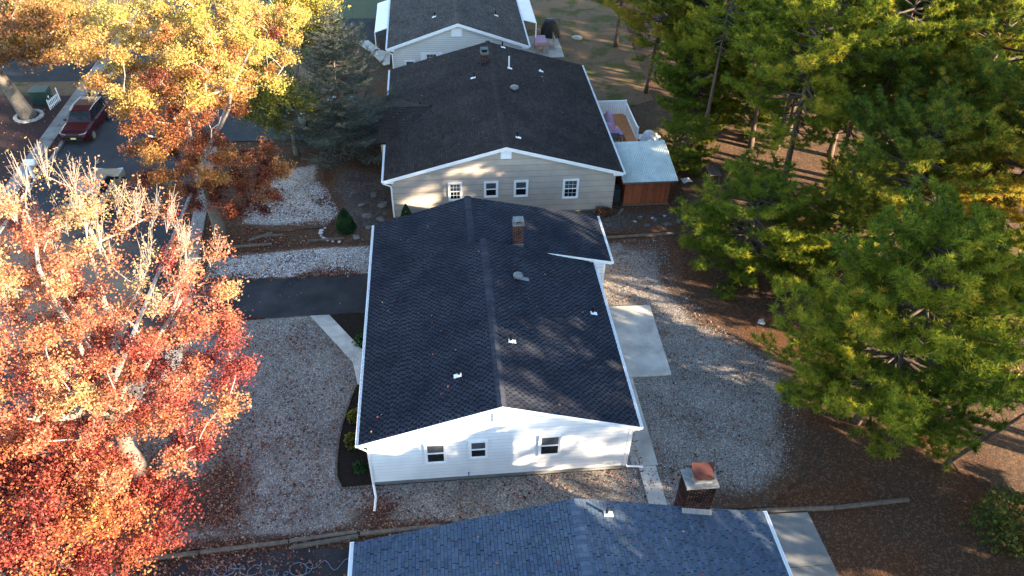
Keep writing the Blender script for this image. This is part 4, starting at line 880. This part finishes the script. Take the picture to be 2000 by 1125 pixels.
# ------------------------------------------------------------------ things
# red shed with corrugated roof
sh = thing('garden_shed', 'red brown board shed with corrugated metal roof beside the beige house', 'shed', (15.6, 20.4, 0))
X0, X1, Y0, Y1 = 14.25, 17.0, 19.15, 22.3
MB().box(X0+.02, X1-.02, Y0+.02, Y1-.02, .05, 1.82).build('wall_frame', M['timber'], sh)
n = 19; bw = (X1-X0)/n
for i in range(n):
    MB().box(X0+i*bw+.004, X0+(i+1)*bw-.004, Y0-.004*(i % 2), Y0+.02, .06, 1.84).build('wall_board', M['cedarwood'], sh)
n2 = 21; bw = (Y1-Y0)/n2
for i in range(n2):
    t = (i+.5)/n2
    for xx in (X0, X1): MB().box(xx-.012+(.003*(i % 2)), xx+.012, Y0+i*bw+.004, Y0+(i+1)*bw-.004, .06, 1.84+.55*t).build('wall_board', M['cedarwood'], sh)
MB().box(X0-.08, X1+.08, Y0-.05, Y1+.05, -.04, .055).build('sill', M['timber'], sh)
xs = np.arange(X0-.28, X1+.36, .0275); prof = .024*np.sin(xs*2*math.pi/.11)
ya, yb, za, zb = Y0-.35, Y1+.25, 1.86, 2.46
vs = []; 
for x, p in zip(xs, prof): vs += [(x, ya, za+p), (x, yb, zb+p)]
for x, p in zip(xs, prof): vs += [(x, ya, za+p-.012), (x, yb, zb+p-.012)]
m_ = len(xs); fs = [(2*i, 2*i+2, 2*i+3, 2*i+1) for i in range(m_-1)]+[(2*m_+2*i, 2*m_+2*i+1, 2*m_+2*i+3, 2*m_+2*i+2) for i in range(m_-1)]+[(2*i, 2*m_+2*i, 2*m_+2*i+2, 2*i+2) for i in range(m_-1)]
MB().add(vs, fs).build('corrugated_roof', M['steel'], sh)
MB().box(X0-.27, X1+.33, ya+.02, ya+.06, za-.13, za-.04).build('fascia', M['timber'], sh)
# deck behind the beige house
dk = thing('deck', 'orange timber deck with white railing behind the beige house', 'deck', (15.4, 25.5, 0))
DX0, DX1, DY0, DY1, DZ = 13.9, 16.5, 23.2, 29.6, .75
x = DX0
while x < DX1-.05:
    MB().box(x+.004, x+.136, DY0, DY1, DZ-.035, DZ).build('deck_board', M['deck'], dk); x += .14
MB().box(DX0, DX1, DY0+.001, DY0+.04, DZ-.26, DZ-.04).box(DX1-.04, DX1, DY0+.05, DY1, DZ-.26, DZ-.04).build('rim_joist', M['trim'], dk)
def rail(x0, y0, x1, y1):
    L_ = math.hypot(x1-x0, y1-y0); n = int(L_/.16); r = MB().tube([(x0, y0, DZ+.95), (x1, y1, DZ+.95)], .045, 4).tube([(x0, y0, DZ+.12), (x1, y1, DZ+.12)], .03, 4).build('railing', M['trim'], dk)
    for i in range(n+1):
        t = i/n; px, py = x0+(x1-x0)*t, y0+(y1-y0)*t; big = i in (0, n)
        MB().box(px-(.05 if big else .014), px+(.05 if big else .014), py-(.05 if big else .014), py+(.05 if big else .014), DZ-.2 if big else DZ+.12, DZ+(1.05 if big else .95)).build('post' if big else 'baluster', M['trim'], r)
rail(14.0, DY0+.06, 16.44, DY0+.06); rail(16.44, 25.6, 16.44, 29.5)
for i in range(4): MB().box(16.56+i*.28, 16.84+i*.28, 23.9, 25.5, DZ-.18*(i+1)-.04, DZ-.18*(i+1)).build('step', M['deck'], dk)
MB().prism([(16.52, 23.85, 0), (17.7, 23.85, 0), (16.52, 23.85, .72)], (0, .04, 0)).build('stringer', M['deck'], dk)
bx = thing('storage_bench', 'orange wooden bench box standing on the deck', 'bench', (15.9, 25.0, DZ))
MB().box(15.55, 16.2, 24.0, 25.9, DZ+.05, DZ+.42).build('box', M['deck'], bx, bevel=.02); MB().box(15.52, 16.23, 23.97, 25.93, DZ+.42, DZ+.47).build('lid', M['deck'], bx, bevel=.01)
for sx, sy in ((15.58, 24.05), (16.1, 24.05), (15.58, 25.78), (16.1, 25.78)): MB().box(sx, sx+.07, sy, sy+.07, DZ, DZ+.05).build('foot', M['deck'], bx)
tb = thing('wicker_table', 'dark slatted wicker table on the deck', 'table', (14.75, 25.4, DZ))
for i in range(7): MB().box(14.35+i*.13, 14.45+i*.13, 25.0, 25.8, DZ+.50, DZ+.53).build('slat', M['plastic'], tb)
for sx, sy in ((14.37, 25.03), (15.15, 25.03), (14.37, 25.72), (15.15, 25.72)): MB().box(sx, sx+.06, sy, sy+.06, DZ, DZ+.50).build('leg', M['plastic'], tb)
def drape(name, label, cat, cx, cy, rx, ry, h, m, seed, z0=0.):
    rg = np.random.default_rng(seed); n, k = 28, 9; vs = []; fs = []
    for i in range(k):
        t = i/(k-1); z = h*(1-t**1.6)
        for j in range(n):
            a = 6.283*j/n; fold = 1+.10*math.sin(a*7+seed)*t+.05*math.sin(a*11)*t+rg.normal()*.012; r = (.25+.75*t**.55)*fold if i else .02
            vs.append((math.cos(a)*rx*r, math.sin(a)*ry*r, z+.05*math.sin(a*3+seed)*(1-t)*(i > 0)))
    for i in range(k-1):
        for j in range(n): fs.append((i*n+j, (i+1)*n+j, (i+1)*n+(j+1) % n, i*n+(j+1) % n))
    fs.append(tuple(range(n)))
    root = thing(name, label, cat, (cx, cy, z0)); MB().add(vs, fs).build('cloth', m, root, smooth=True, local=True); return root
def heap(name, label, cat, cx, cy, rx, ry, bumps, m, seed, z0=0.):
    g = 26; X, Y = np.meshgrid(np.linspace(-rx, rx, g), np.linspace(-ry, ry, g)); P = np.stack([X.ravel(), Y.ravel(), X.ravel()*0], 1)
    Z = sum(h*np.exp(-(((X-bx_)/sx)**2+((Y-by)/sy)**2)**2) for bx_, by, sx, sy, h in bumps)+.05*np.abs(wob(P, 6, seed).reshape(X.shape))+.03*wob(P, 14, seed+1).reshape(X.shape)+.03
    e = 1+.12*wob(P, 3, seed+2).reshape(X.shape); v = np.stack([(X*e).ravel(), (Y*e).ravel(), np.maximum(Z, .02).ravel()], 1); ix = np.arange(g*g).reshape(g, g)
    f = np.stack([ix[:-1, :-1], ix[:-1, 1:], ix[1:, 1:], ix[1:, :-1]], -1).reshape(-1, 4); root = thing(name, label, cat, (cx, cy, z0), .15); o = link('cloth', idxmesh('cloth', v, f), m, root)
    sd = o.modifiers.new('thickness', 'SOLIDIFY'); sd.thickness = .01
    return root
heap('draped_chairs', 'pink and lilac floral cloth draped over furniture on the deck', 'cloth', 14.85, 27.3, .75, 1.05, [(-.2, -.45, .36, .34, .75), (.15, .35, .4, .42, 1.05), (-.1, .6, .25, .2, .3)], M['pinkcloth'], 3, DZ)
pg = thing('white_screen', 'white slatted privacy screen at the end of the deck', 'screen', (15.1, 29.2, DZ))
for i in range(16): MB().box(14.0+i*.15, 14.13+i*.15, 29.30, 29.33, DZ+.1, DZ+1.05).build('slat', M['trim'], pg)
MB().box(13.95, 16.45, 29.27, 29.36, DZ+1.05, DZ+1.12).build('top_rail', M['trim'], pg)
for x in (13.98, 16.36): MB().box(x, x+.09, 29.25, 29.38, DZ, DZ+1.14).build('post', M['trim'], pg)
heap('tarp_heap', 'pale plastic sheet heaped over stored things beside the deck', 'tarp', 17.9, 26.4, .8, 1.35, [(.0, -.6, .5, .45, .45), (-.1, .6, .5, .5, .6)], M['tarp'], 8)
# bin by the beige wall
bn = thing('waste_bin', 'dark wheeled waste bin between the beige wall and the shed', 'bin', (13.82, 19.6, 0))
MB().prism([(13.58, 19.33, .04), (14.06, 19.33, .04), (14.06, 19.9, .04), (13.58, 19.9, .04)], (0, 0, .92)).build('body', M['plastic'], bn, bevel=.03)
MB().box(13.55, 14.09, 19.3, 19.94, .965, 1.03).build('lid', M['plastic'], bn, bevel=.02)
for x in (13.56, 14.02): MB().tube([(x, 19.9, .11), (x+.05, 19.9, .11)], .11, 12).build('wheel', M['tyre'], bn)

# cars
def car(label, x, y, rz, paint, group=None):
    root = thing('parked_car', label, 'car', (x, y, 0), rz, group)
    st = [(-2.28, .70, .42, .70), (-2.2, .84, .30, .86), (-1.95, .91, .26, .98), (-1.5, .93, .26, 1.02), (-.95, .93, .26, 1.06), (0, .93, .26, 1.05), (1.2, .93, .26, 1.08), (1.85, .91, .30, 1.10), (2.18, .85, .36, 1.08), (2.27, .76, .45, .98)]
    vs = []; fs = []; n = 10
    for (yy, w_, zb, zt) in st:
        zm = zb+(zt-zb)*.55
        vs += [(-w_*.80, yy, zb), (-w_*.97, yy, zb+.12), (-w_, yy, zm), (-w_*.96, yy, zt-.06), (-w_*.82, yy, zt), (w_*.82, yy, zt), (w_*.96, yy, zt-.06), (w_, yy, zm), (w_*.97, yy, zb+.12), (w_*.80, yy, zb)]
    for i in range(len(st)-1):
        for j in range(n): fs.append((i*n+j, i*n+(j+1) % n, (i+1)*n+(j+1) % n, (i+1)*n+j))
    fs += [tuple(range(n))[::-1], tuple(range((len(st)-1)*n, len(st)*n))]
    body = MB().add(vs, fs).build('body', M[paint], root, smooth=False, local=True, bevel=.03)
    g = [(-1.02, .80, .80, 1.04, 1.06), (-.30, .80, .64, 1.03, 1.60), (.3, .81, .66, 1.03, 1.67), (1.2, .80, .64, 1.04, 1.65), (1.75, .78, .60, 1.05, 1.58), (2.12, .76, .72, 1.04, 1.10)]
    vs = []; fs = []
    for (yy, wb, wt, zb, zt) in g: vs += [(-wb, yy, zb), (-wt-.02, yy, zt-.06), (-wt+.08, yy, zt), (wt-.08, yy, zt), (wt+.02, yy, zt-.06), (wb, yy, zb)]
    for i in range(len(g)-1):
        for j in range(5): fs.append((i*6+j, i*6+j+1, (i+1)*6+j+1, (i+1)*6+j))
    fs += [tuple(range(6))[::-1], tuple(range(len(g)*6-6, len(g)*6))]
    MB().add(vs, fs).build('cabin', M[paint], root, local=True, bevel=.02)
    MB().add([(-.73, -.99, 1.085), (.73, -.99, 1.085), (.60, -.36, 1.575), (-.60, -.36, 1.575)], [(0, 1, 2, 3)]).build('windshield', M['glass'], root, local=True)
    MB().add([(-.66, 2.10, 1.17), (.66, 2.10, 1.17), (.54, 1.80, 1.56), (-.54, 1.80, 1.56)], [(3, 2, 1, 0)]).build('rear_window', M['glass'], root, local=True)
    for s in (-1, 1):
        for (ya_, yb_, yc, yd) in ((-.78, .28, .26, -.28), (.36, 1.22, 1.18, .34), (1.30, 1.86, 1.62, 1.26)):
            k = lambda yy, zz: (s*(.815-(zz-1.04)*.26+.012), yy, zz)
            q = [k(ya_, 1.10), k(yb_, 1.10), k(yc, 1.54), k(yd, 1.50)]
            MB().add(q, [(0, 1, 2, 3)]).build('side_window', M['glass'], root, local=True)
        MB().tube([(s*.67, -.32, 1.615), (s*.69, .5, 1.685), (s*.66, 1.7, 1.62)], .018, 5).build('roof_rail', M['rim'], root, local=True)
        MB().box(s*.98-.10, s*.98+.10, -.78, -.66, 1.03, 1.18).build('mirror', M['black'], root, local=True, bevel=.03)
        MB().prism([(s*.44, -2.262, .80), (s*.80, -2.20, .86), (s*.88, -2.02, .92), (s*.78, -2.12, .79)], (0, -.015, .035)).build('headlight', M['lamp'], root, local=True)
        MB().box(min(s*.62, s*.84), max(s*.62, s*.84), 2.20, 2.26, .82, .98).build('tail_light', M['red'], root, local=True)
        for yy in (-1.42, 1.38):
            wl = MB().tube([(s*.74, yy, .35), (s*.945, yy, .35)], .35, 20).build('wheel', M['tyre'], root, local=True)
            MB().tube([(s*.90, yy, .35), (s*.955, yy, .35)], .225, 16).build('rim', M['rim'], wl, local=True)
    MB().prism([(-.60, -2.29, .62), (.60, -2.29, .62), (.66, -2.27, .76), (-.66, -2.27, .76)], (0, -.012, 0)).build('grille', M['black'], root, local=True)
    MB().box(-.62, .62, -2.30, -2.2, .34, .50).build('bumper', M['black'], root, local=True, bevel=.02)
    MB().box(-.17, .17, -2.318, -2.302, .50, .61).build('license_plate', M['plate'], root, local=True)
    return root
car('maroon sport utility car parked against the far kerb', -20.75, 30.9, math.radians(-3), 'maroon')
car('tan car on the road behind the bare maple twigs', -17.2, 21.9, math.radians(178), 'tan')
car('silver car in the driveway hidden behind the blue cedar', -4.2, 31.0, math.radians(-88), 'silver')

# mailboxes
def mailbox(label, x, y, rz, arm=True):
    r = thing('mailbox', label, 'mailbox', (x, y, 0), rz)
    MB().box(-.06, .06, -.06, .06, -.1, 1.05).box(-.09, .09, -.09, .09, -.05, .18).build('post', M['trim'], r, local=True)
    MB().box(-.045, .36, -.05, .05, .93, 1.01).build('arm', M['trim'], r, local=True)
    pr = [(-.0-.10, 1.05), (.10, 1.05), (.10, 1.19), (.07, 1.26), (.0, 1.29), (-.07, 1.26), (-.10, 1.19)]
    bx_ = MB().prism([(-.12, a*1.2, 1.05+(z-1.05)*1.2) for a, z in pr], (.62, 0, 0)).build('box', M['trim'], r, local=True); MB().box(.1, .14, .125, .135, 1.12, 1.3).build('signal_flag', M['red'], bx_, local=True)
mailbox('white mailbox on post on the verge in front of the maroon car', -22.15, 24.7, 0)
mailbox('white mailbox on post behind the maroon car', -22.2, 36.6, 0)
# green utility box, picket panel, tree ring
ub = thing('utility_box', 'green steel utility cabinet behind the grey oak trunk', 'utility box', (-25.2, 35.3, 0))
MB().box(-25.85, -24.75, 34.75, 35.75, 0, .95).build('cabinet', M['greenbox'], ub, bevel=.03); MB().prism([(-25.9, 34.7, .95), (-24.7, 34.7, .95), (-24.7, 35.8, .99), (-25.9, 35.8, .99)], (0, 0, .08)).build('lid', M['greenbox'], ub, bevel=.02)
MB().box(-24.75, -24.72, 34.95, 35.1, .45, .6).build('warning_label', M['trim'], ub); MB().box(-24.75, -24.70, 35.5, 35.56, .4, .6).build('handle', M['lead'], ub)
pf = thing('picket_panel', 'short white picket fence panel beside the green utility box', 'fence', (-24.3, 34.7, 0), math.radians(82))
for i in range(8):
    x = -.7+i*.2; big = i in (0, 7); hh = 1.05 if i == 7 else (.8 if i == 0 else .68)
    MB().prism([(x-(.055 if big else .032), -.012, 0), (x+(.055 if big else .032), -.012, 0), (x+(.055 if big else .032), -.012, hh-.06), (x, -.012, hh), (x-(.055 if big else .032), -.012, hh-.06)], (0, .024, 0)).build('post' if big else 'picket', M['trim'], pf, local=True)
for z in (.15, .5): MB().box(-.7, .7, .013, .035, z, z+.07).build('rail', M['trim'], pf, local=True)
rg_ = thing('tree_ring', 'scalloped pale stone ring round the grey oak trunk', 'edging', (-25.5, 33.0, 0))
for i in range(16):
    a = i*6.283/16; o = MB().prism([(.72, -.17, 0), (.92, -.19, 0), (.99, 0, 0), (.92, .19, 0), (.72, .17, 0)], (0, 0, .13)).build('edging_stone', M['stone'], rg_, local=True); o.rotation_euler = (0, 0, a)
# flag
fl = thing('flag', 'striped flag hanging from a pole behind the blue cedar', 'flag', (-5.1, 41.5, 0))
MB().tube([(0, 0, 0), (0, 0, 4.2)], .03, 8).build('pole', M['trim'], fl, local=True)
for i in range(9):
    z = 4.05-i*.17; MB().prism([(.03+.03*math.sin(k*1.5+i), .05*math.sin(k*2.1), z+.0) if False else (.03+k*.12, .06*math.sin(k*2.1+i*.3), z-k*.09) for k in range(5)]+[(.03+k*.12, .06*math.sin(k*2.1+i*.3), z-.165-k*.09) for k in range(4, -1, -1)], (0, .006, 0)).build('stripe', M['red'] if i % 2 == 0 else M['cloth'], fl, local=True)
MB().prism([(.03, -.03, 4.06), (.26, .03, 3.9), (.26, .03, 3.4), (.03, -.03, 3.56)], (0, .012, 0)).build('canton', M['navy'], fl, local=True)

# timbers, logs and hose
def timber(label, a, b, r=.075, z=.06, nm='landscape_timber', group=None):
    a = Vector((*a, z)); b = Vector((*b, z)); d = b-a; o = thing(nm, label, 'timber', tuple(a), math.atan2(d.y, d.x), group); L_ = d.length
    MB().prism([(0, -r, -.06), (0, r, -.06), (0, r, .05), (0, r*.6, .075), (0, -r*.6, .075), (0, -r, .05)], (L_, 0, 0)).build('beam', M['timber'], o, local=True)
G_ = 'landscape timbers edging the plots'
timber('weathered edging timber half under the low red maple', (-8.6, -2.62), (-6.35, -2.50), group=G_)
timber('weathered edging timber along the hose driveway next to the low red maple', (-6.3, -2.49), (-3.1, -2.32), group=G_)
timber('weathered edging timber right behind the loose pale timber', (-3.05, -2.30), (-.55, -2.12), group=G_)
timber('loose pale timber lying in front of the edging beside the hose', (-2.98, -2.58), (-.5, -2.30), .08)
timber('edging timber running towards the corner of the blue grey roof', (-.42, -2.22), (2.6, -2.12))
timber('edging timber beside the brick chimney and old concrete slab', (12.3, -2.60), (15.1, -2.50))
timber('edging timber on bare leaf litter past the old concrete slab', (15.15, -2.50), (18.2, -2.62)); timber('last edging timber in the leaf litter towards the pines', (18.25, -2.62), (21.4, -2.50))
timber('long timber edging the rear gravel near the shed', (11.6, 15.85), (16.6, 16.0), .06)
timber('thin pole edging the pale gravel strip by the driveway', (-9.7, 16.45), (-6.4, 16.6), .05); timber('thin pole end lying near the stone edged bed', (-4.4, 16.75), (-2.4, 16.85), .04)
timber('fallen stick lying among leaves by the orange tree trunk', (-7.6, 17.35), (-5.9, 17.45), .045); timber('second fallen stick crossing another by the orange tree trunk', (-7.7, 16.95), (-6.5, 17.6), .035, .13)
timber('short board on the soil at the beige wall corner', (13.7, 18.0), (14.1, 18.7), .09)
hs = thing('garden_hose', 'grey blue hose loosely coiled on the dark driveway', 'hose', (-4, -3.3, 0)); rg = random.Random(4); pts = []
path = [(-6.3, -4.2), (-6.2, -3.5), (-5.9, -3.9), (-5.7, -3.3), (-5.2, -3.6)]
t = 0; cx = -5.9
for i in range(420):
    f = i/420; cx = -5.9+4.0*f; rr = .22+.16*math.sin(f*17)+.07*math.sin(f*41); a = f*62+1.2*math.sin(f*9)
    pts.append((cx+rr*math.cos(a), -3.45+.2*math.sin(f*7)+rr*.8*math.sin(a), .03+.014*(i % 3)))
pts += [(-1.9+.12*k, -3.4+.22*math.sin(k*.9), .03) for k in range(12)]
MB().tube(pts, .016, 5).build('hose_line', M['hose'], hs)

# stones
def rock(name, label, x, y, s, seed, group=None, flat=.6, z=0., m='stone'):
    rg = np.random.default_rng(seed); n, k = 9, 6; vs = []; fs = []
    for i in range(k):
        ph = math.pi*i/(k-1)
        for j in range(n):
            a = 6.283*j/n; r = 1+.22*rg.normal(); vs.append((s*math.sin(ph)*math.cos(a)*r, s*math.sin(ph)*math.sin(a)*r*.8, s*flat*(1-math.cos(ph))*.5*1.2-.03))
    for i in range(k-1):
        for j in range(n): fs.append((i*n+j, i*n+(j+1) % n, (i+1)*n+(j+1) % n, (i+1)*n+j))
    o = thing(name, label, 'stone', (x, y, z), rg.random()*6, group); MB().add(vs, fs).build('rock', M[m], o, local=True); return o
for i in range(8):
    a = 2.6+i*.27; rock('edging_rock', 'pale stone edging the bed round the dwarf spruce', -2.35+1.45*math.cos(a), 17.55+.95*math.sin(a), .09+.04*(i % 3), i, 'stones round the spruce bed')
for i, (x, y, s) in enumerate(((-1.7, 16.95, .3), (-.7, 17.6, .28), (-.4, 18.6, .34), (-1.2, 19.0, .38), (-.3, 20.1, .4), (-1.6, 20.2, .3), (-.9, 21.2, .34), (-2.2, 21.6, .25), (.0, 17.3, .2), (-1.1, 17.9, .22))):
    rock('soil_rock', 'grey rock in the dark soil in front of the beige house', x, y, s*.8, 40+i, 'rocks in the soil before the beige house', m='darkstone')
for i in range(10):
    rock('rubble_stone', 'pale rubble stone on the ground between the shed and the rear gravel', 14.6+.35*i % 2.9+(.2*math.sin(i*3)), 17.4+.5*math.sin(i*2.3), .10+.05*(i % 3), 60+i, 'rubble by the shed', m='stone' if i % 3 == 0 else 'darkstone')
rock('white_rock', 'white rock lying in the brown litter past the rear gravel', 19.1, 8.25, .22, 80)
rock('pale_boulder', 'pale broken stump like rock among the pines', 34.5, 13.3, .75, 82)
rock('lawn_rock', 'grey stone heap on the patchy back lawn', 15.6, 44.9, .5, 83, flat=.4)
# scrap near the pine behind the shed
heap('plastic_scrap', 'crumpled white plastic on the litter behind the shed', 'plastic', 18.9, 21.6, .35, .28, [(0, 0, .2, .2, .15)], M['tarp'], 11)
pk = thing('picnic_table', 'brown plank table at the foot of the lit pine', 'table', (20.6, 21.6, 0))
for i in range(4): MB().box(20.2+i*.2, 20.38+i*.2, 21.1, 22.3, .62, .66).build('plank', M['timber'], pk)
for sx in (20.25, 20.88):
    for sy in (21.2, 22.1): MB().box(sx, sx+.07, sy, sy+.07, 0, .62).build('leg', M['timber'], pk)
# patio set and covered grill by the cream house
pt = thing('patio_table', 'table with pink floral cloth on the cream house patio', 'table', (12.1, 43.0, .05))
MB().box(11.6, 12.6, 42.3, 43.9, .72, .76).build('tabletop', M['pinkcloth'], pt, bevel=.02); MB().box(11.57, 12.63, 42.27, 42.295, .5, .76).box(11.57, 12.63, 43.905, 43.93, .5, .76).build('cloth_hem', M['pinkcloth'], pt)
for sx in (11.68, 12.46):
    for sy in (42.4, 43.75): MB().box(sx, sx+.06, sy, sy+.06, .05, .72).build('leg', M['rattan'], pt)
def chair(label, x, y, rz):
    r = thing('patio_chair', label, 'chair', (x, y, .05), rz, 'chairs round the floral table')
    for i in range(5): MB().box(-.22+i*.092, -.14+i*.092, -.22, .22, .42, .445).build('seat_slat', M['rattan'], r, local=True)
    for sx in (-.22, .19):
        MB().box(sx, sx+.03, -.22, -.19, 0, .44).build('leg', M['rattan'], r, local=True); MB().box(sx, sx+.03, .19, .22, 0, .98).build('leg', M['rattan'], r, local=True)
    for i in range(5): MB().box(-.19+i*.085, -.165+i*.085, .195, .215, .5, .95).build('back_bar', M['rattan'], r, local=True)
    MB().box(-.22, .22, .19, .22, .95, 1.0).build('top_rail', M['rattan'], r, local=True)
CL = 'pale metal chair pulled up to the floral patio table'
for x, y, a in ((11.9, 41.9, math.pi), (12.4, 41.95, math.pi), (12.1, 44.4, 0), (13.05, 42.8, -1.57), (13.05, 43.5, -1.57)): chair(CL, x, y, a)
drape('covered_grill', 'round grill under a black cover beyond the patio table', 'grill', 13.3, 45.6, .85, .8, 1.5, M['cover'], 6)

# bed edging pavers along the planting bed
be = tag(thing('bed_edging', 'scalloped dark edging pavers along the black mulch bed', 'edging', (-1.5, 2, 0)))
poly = [(.0, -.06), (-1.28, -.10), (-1.54, .5), (-1.6, 1.3), (-1.59, 2.4), (-1.52, 3.2), (-1.34, 4.2), (-1.19, 5.0), (-1.02, 5.55)]
me = MB().prism([(-.055, -.04, 0), (.055, -.04, 0), (.055, .04, 0), (-.055, .04, 0)], (0, 0, .085)).mesh('edging_paver'); acc = 0
for (x0, y0), (x1, y1) in zip(poly[:-1], poly[1:]):
    L_ = math.hypot(x1-x0, y1-y0); n = max(1, int(L_/.13)); a = math.atan2(y1-y0, x1-x0)
    for i in range(n):
        t = (i+.5)/n; link('edging_paver', me, M['timber'], be, (x0+(x1-x0)*t+1.5, y0+(y1-y0)*t-2, 0), (0, 0, a+.1*math.sin(i*5)))

# ------------------------------------------------------------------ loose stones and fallen leaves, too many to count
rng = np.random.default_rng(77)
def inside(n, polys):
    out = []
    for poly, share in polys:
        xs = [p[0] for p in poly]; ys = [p[1] for p in poly]; m_ = int(n*share*2.2)
        X = rng.uniform(min(xs), max(xs), m_); Y = rng.uniform(min(ys), max(ys), m_); k = inpoly(X, Y, poly); out.append(np.stack([X[k], Y[k]], 1)[:int(n*share)])
    return np.concatenate(out)
yard = [(-10, -2.2), (13.3, -2.4), (13.3, -.1), (-1.3, -.1), (-1.6, 1.3), (-1.5, 3.2), (-1.2, 5.0), (-1.4, 7.2), (-3.6, 10.2), (-10, 10.2)]
back = [(11.3, 15.6), (16, 15.7), (15.6, 11.3), (17, 8), (18.8, 5.6), (19.2, 3.2), (17, -1), (13.4, -2.2), (11.75, -1.9), (11.8, 4.8), (13.7, 4.9), (13.8, 10), (11.3, 10.2)]
strip = [(-9.6, 13.7), (-.5, 13.7), (-.5, 16.1), (-9.6, 15.7)]; patch = [(-8.4, 18.8), (-3.6, 18.2), (-2.8, 19.4), (-4.2, 23.2), (-8, 22)]
def pebbles(name, P, s0, s1, lo_, hi, label):
    n = len(P); base = np.array([[1, 0, 0], [0, 1, 0], [-1, 0, 0], [0, -1, 0], [0, 0, 1.]]); fc = [(0, 1, 4), (1, 2, 4), (2, 3, 4), (3, 0, 4)]
    s = rng.uniform(s0, s1, n); a = rng.random(n)*6.28; q = base[None]*(1+.3*rng.normal(size=(n, 5, 1)))*s[:, None, None]; q[:, :, 2] *= .7
    X = q[:, :, 0]*np.cos(a)[:, None]-q[:, :, 1]*np.sin(a)[:, None]; Y = q[:, :, 0]*np.sin(a)[:, None]+q[:, :, 1]*np.cos(a)[:, None]
    vv = np.stack([X+P[:, :1], Y+P[:, 1:], q[:, :, 2]+.004], -1).reshape(-1, 3); f = (np.array(fc)[None]+5*np.arange(n)[:, None, None]).reshape(-1, 3)
    g = (lo_+(hi-lo_)*rng.random(n)**1.6); col = np.repeat(np.stack([g*1.02, g, g*.98], 1), 4, 0)
    o = link(name, idxmesh(name, vv, f, col), M['pebble']); tag(o, label, 'gravel', kind='stuff')
pebbles('loose_gravel', inside(34000, [(yard, .55), (back, .45)]), .008, .026, .04, .5, 'loose grey stones over the gravel yards')
pebbles('loose_white_gravel', inside(9000, [(strip, .6), (patch, .4)]), .015, .04, .15, .78, 'loose white stones over the pale gravel')
def blob(n, x, y, sx, sy): return np.stack([x+rng.normal(size=n)*sx, y+rng.normal(size=n)*sy], 1)
LF = np.concatenate([inside(11500, [(yard, .62), (strip, .08), (patch, .1), (back, .2)]), blob(6500, -8.7, .8, 2.7, 2.2), blob(1100, -6.0, .6, .9, .7), blob(700, -5.8, -.9, .8, .4), blob(500, .3, -.95, .45, .35), blob(700, 1.8, -2.0, 1.3, .18),
      blob(900, -4.5, -2.35, 2.4, .16), blob(900, -6.5, -2.95, 1.6, .25), blob(900, -4.5, -3.5, 2.5, .6), blob(700, -3.2, 13.75, 1.0, .14), blob(500, -8.3, 13.7, .8, .2), blob(900, -6.5, 16.8, 2.2, .35), blob(500, -9.8, 14.8, .25, 1.2), blob(900, -9, 17.5, 2, 1.5),
      blob(60, -6, 12, 3, 1), blob(160, 10.9, 1.2, .12, .7), blob(600, -10.4, 12, 1.2, 4), blob(1200, -14, 17, 4, 6), blob(700, -22.2, 30, .25, 6), blob(900, -26, 32, 3, 4), blob(200, -4, 20.9, .4, .3)])
LF = LF[wob(np.stack([LF[:, 0], LF[:, 1], LF[:, 0]*0], 1), 2.6, 91)+.5*wob(np.stack([LF[:, 0], LF[:, 1], LF[:, 0]*0], 1), 6, 92) > rng.uniform(-1.2, .7, len(LF))]
on = lambda x0, x1, y0, y1: (LF[:, 0] > x0) & (LF[:, 0] < x1) & (LF[:, 1] > y0) & (LF[:, 1] < y1)
LF = LF[~(on(-.02, W+.02, -.02, LB) | on(-.2, 14.1, -16, -4.3) | on(-1.5, .3, -.1, 5.4))]
zz = np.where(on(-12.1, -9.8, 6, 28) if False else (LF[:, 0] > -11.6) & (LF[:, 0] < -9.9) & (LF[:, 1] > 6), .075, .03)
zz = np.where(LF[:, 0] < -21.7, .16, zz)
P3 = np.stack([LF[:, 0], LF[:, 1], zz+rng.random(len(LF))*.025], 1)
def onroof(n, x0, x1, y0, y1, sl):
    X = rng.uniform(x0, x1, n); return np.stack([X, rng.uniform(y0, y1, n), np.array([sl.z(x) for x in X])+.03], 1)
P3 = np.concatenate([P3, onroof(40, .1, 5, .2, 14, SL), onroof(45, 5.3, 10.3, .2, 10, SR), onroof(50, .3, 6.8, 18.8, 33, BL), onroof(60, 7.2, 13.6, 18.8, 33, BR), onroof(30, 0, 7, -9, -4.5, GL), onroof(40, 7.4, 13.9, -9, -4.5, GR)])
lc = palette(rng.random(len(P3)), [(0, (.035, .014, .012)), (.4, (.095, .035, .026)), (.7, (.19, .065, .04)), (.9, (.28, .14, .08)), (1, (.36, .25, .16))])
o = link('fallen_leaves', npmesh('fallen_leaves', leaf_quads(P3, .105, rng, 2.2), 4, lc), M['litterleaf']); tag(o, 'red brown fallen leaves on gravel, driveway and verge', 'leaves', kind='stuff')
